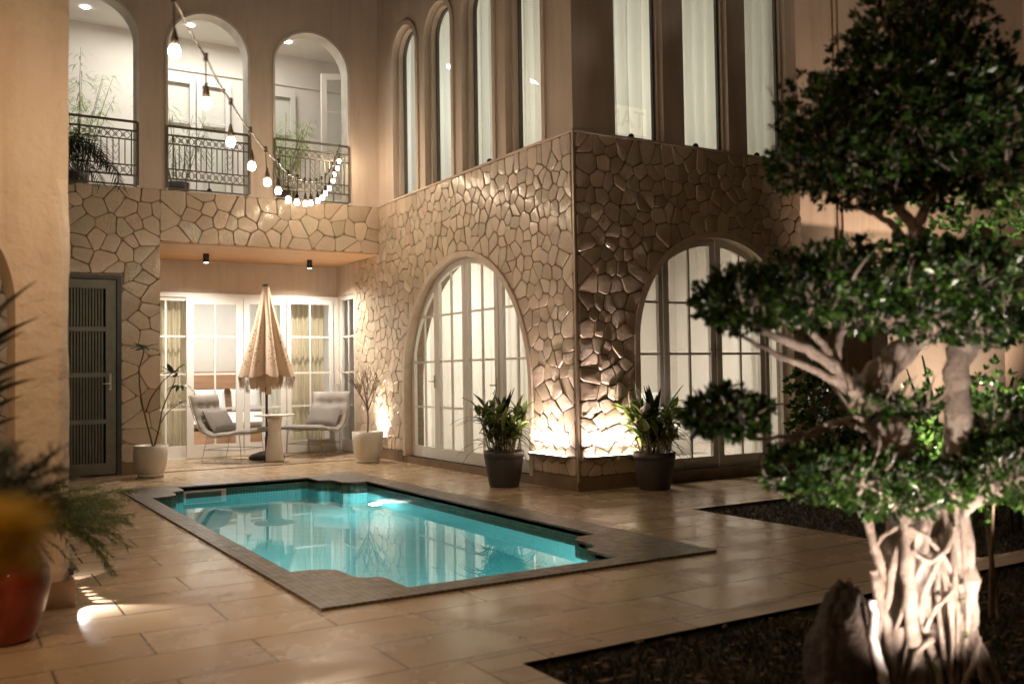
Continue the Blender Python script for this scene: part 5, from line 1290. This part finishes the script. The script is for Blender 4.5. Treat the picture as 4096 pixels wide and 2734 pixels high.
q = at(3280, 1560, 9.4); shrub((q.x, q.y, .75), .32, .3, .8, 2600, 'dark leafy shrub beside the front arched door, behind the fig tree', 6, FIG, (.05,.09))
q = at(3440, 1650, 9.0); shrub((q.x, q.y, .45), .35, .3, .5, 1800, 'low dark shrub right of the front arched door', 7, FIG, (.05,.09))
e = empty('bird_of_paradise', (at(3780,1900,6.5).x, at(3780,1900,6.5).y, 0), 'broad green paddle leaf plant behind the fig trunk', 'plant')
g = MB(); b = Vector((at(3860,1900,6.5).x, at(3860,1900,6.5).y, 0))
for px, py, wd in ((4040,1530,.11),(3700,1450,.07),(3990,1560,.08),(3640,1500,.06),(3800,1440,.08)):
    t = at(px, py, 6.5); d = t-b; g.tone = .5; m_ = b+d*.62; g.tube([b, (b+m_)/2+Vector((0,0,.05)), m_], .01, 5)
    g.blade(m_, (t-m_).normalized()+Vector((0,0,.3)), (t-m_).cross(Vector((0,0,1))), (t-m_).length*1.1, wd, .5, 8, .3, wp=.7)
g.build('leaves', leaf_mat('paddle_leaf', (.02,.07,.015), (.04,.12,.03), .3, .3), e)
# garden stool legs at the right edge
st = empty('garden_stool', (at(4070,2100,9.6).x*0+7.42, 4.5, 0), 'black legged stool at the right edge of the lawn', 'stool')
g = MB()
for dx, dy in ((-.06,-.05),(.10,-.02),(-.03,.20),(.16,.22)): g.tube([(7.42+dx, 4.5+dy, -.03), (7.42+dx, 4.5+dy, .48)], .017, 8)
g.build('legs', BLACK, st); g = MB(); g.lathe([(0,.48),(.2,.48),(.21,.50),(.2,.53),(0,.53)], (7.48,4.6,0), 24); g.build('seat', BLACK, st)

# lit sign on a mast opposite the house (only its mirror image shows, in the left upper front window)
hit = Vector((6.83, YC+.12, 4.22)); dv_ = (hit-CAM).normalized(); rf = Vector((dv_.x, -dv_.y, dv_.z)); sp = hit+rf*((-1.0-hit.y)/rf.y); D_ = (hit-CAM).length+(sp-hit).length
sg = empty('lit_sign', (sp.x, sp.y, 0), 'lit sign on a mast, mirrored in the left upper front window', 'sign')
hl = D_*70/FPX
g = MB(); g.box(sp.x-1.5*hl, sp.y-.06, sp.z-.75*hl, sp.x+1.5*hl, sp.y, sp.z+.75*hl); g.build('panel', emit('sign_panel', (1, .80, .45), 2.6), sg)
g = MB(); g.tube([(sp.x, sp.y-.1, 0), (sp.x, sp.y-.1, sp.z+.7*hl)], .05, 10); g.build('mast', DARKM, sg)
cu = bpy.data.curves.new('letters', 'FONT'); cu.body = 'TAM'; cu.size = hl*1.35; cu.align_x = 'CENTER'; cu.align_y = 'CENTER'; cu.extrude = .01
to_ = bpy.data.objects.new('tmp', cu); COL.objects.link(to_); bpy.context.view_layer.update()
me_ = bpy.data.meshes.new_from_object(to_); bpy.data.objects.remove(to_)
lt = bpy.data.objects.new('lettering', me_); COL.objects.link(lt); lt.parent = sg; lt.location = (0, .012, sp.z); lt.rotation_euler = (rad(90), 0, rad(180)); me_.materials.clear(); me_.materials.append(BLACK)
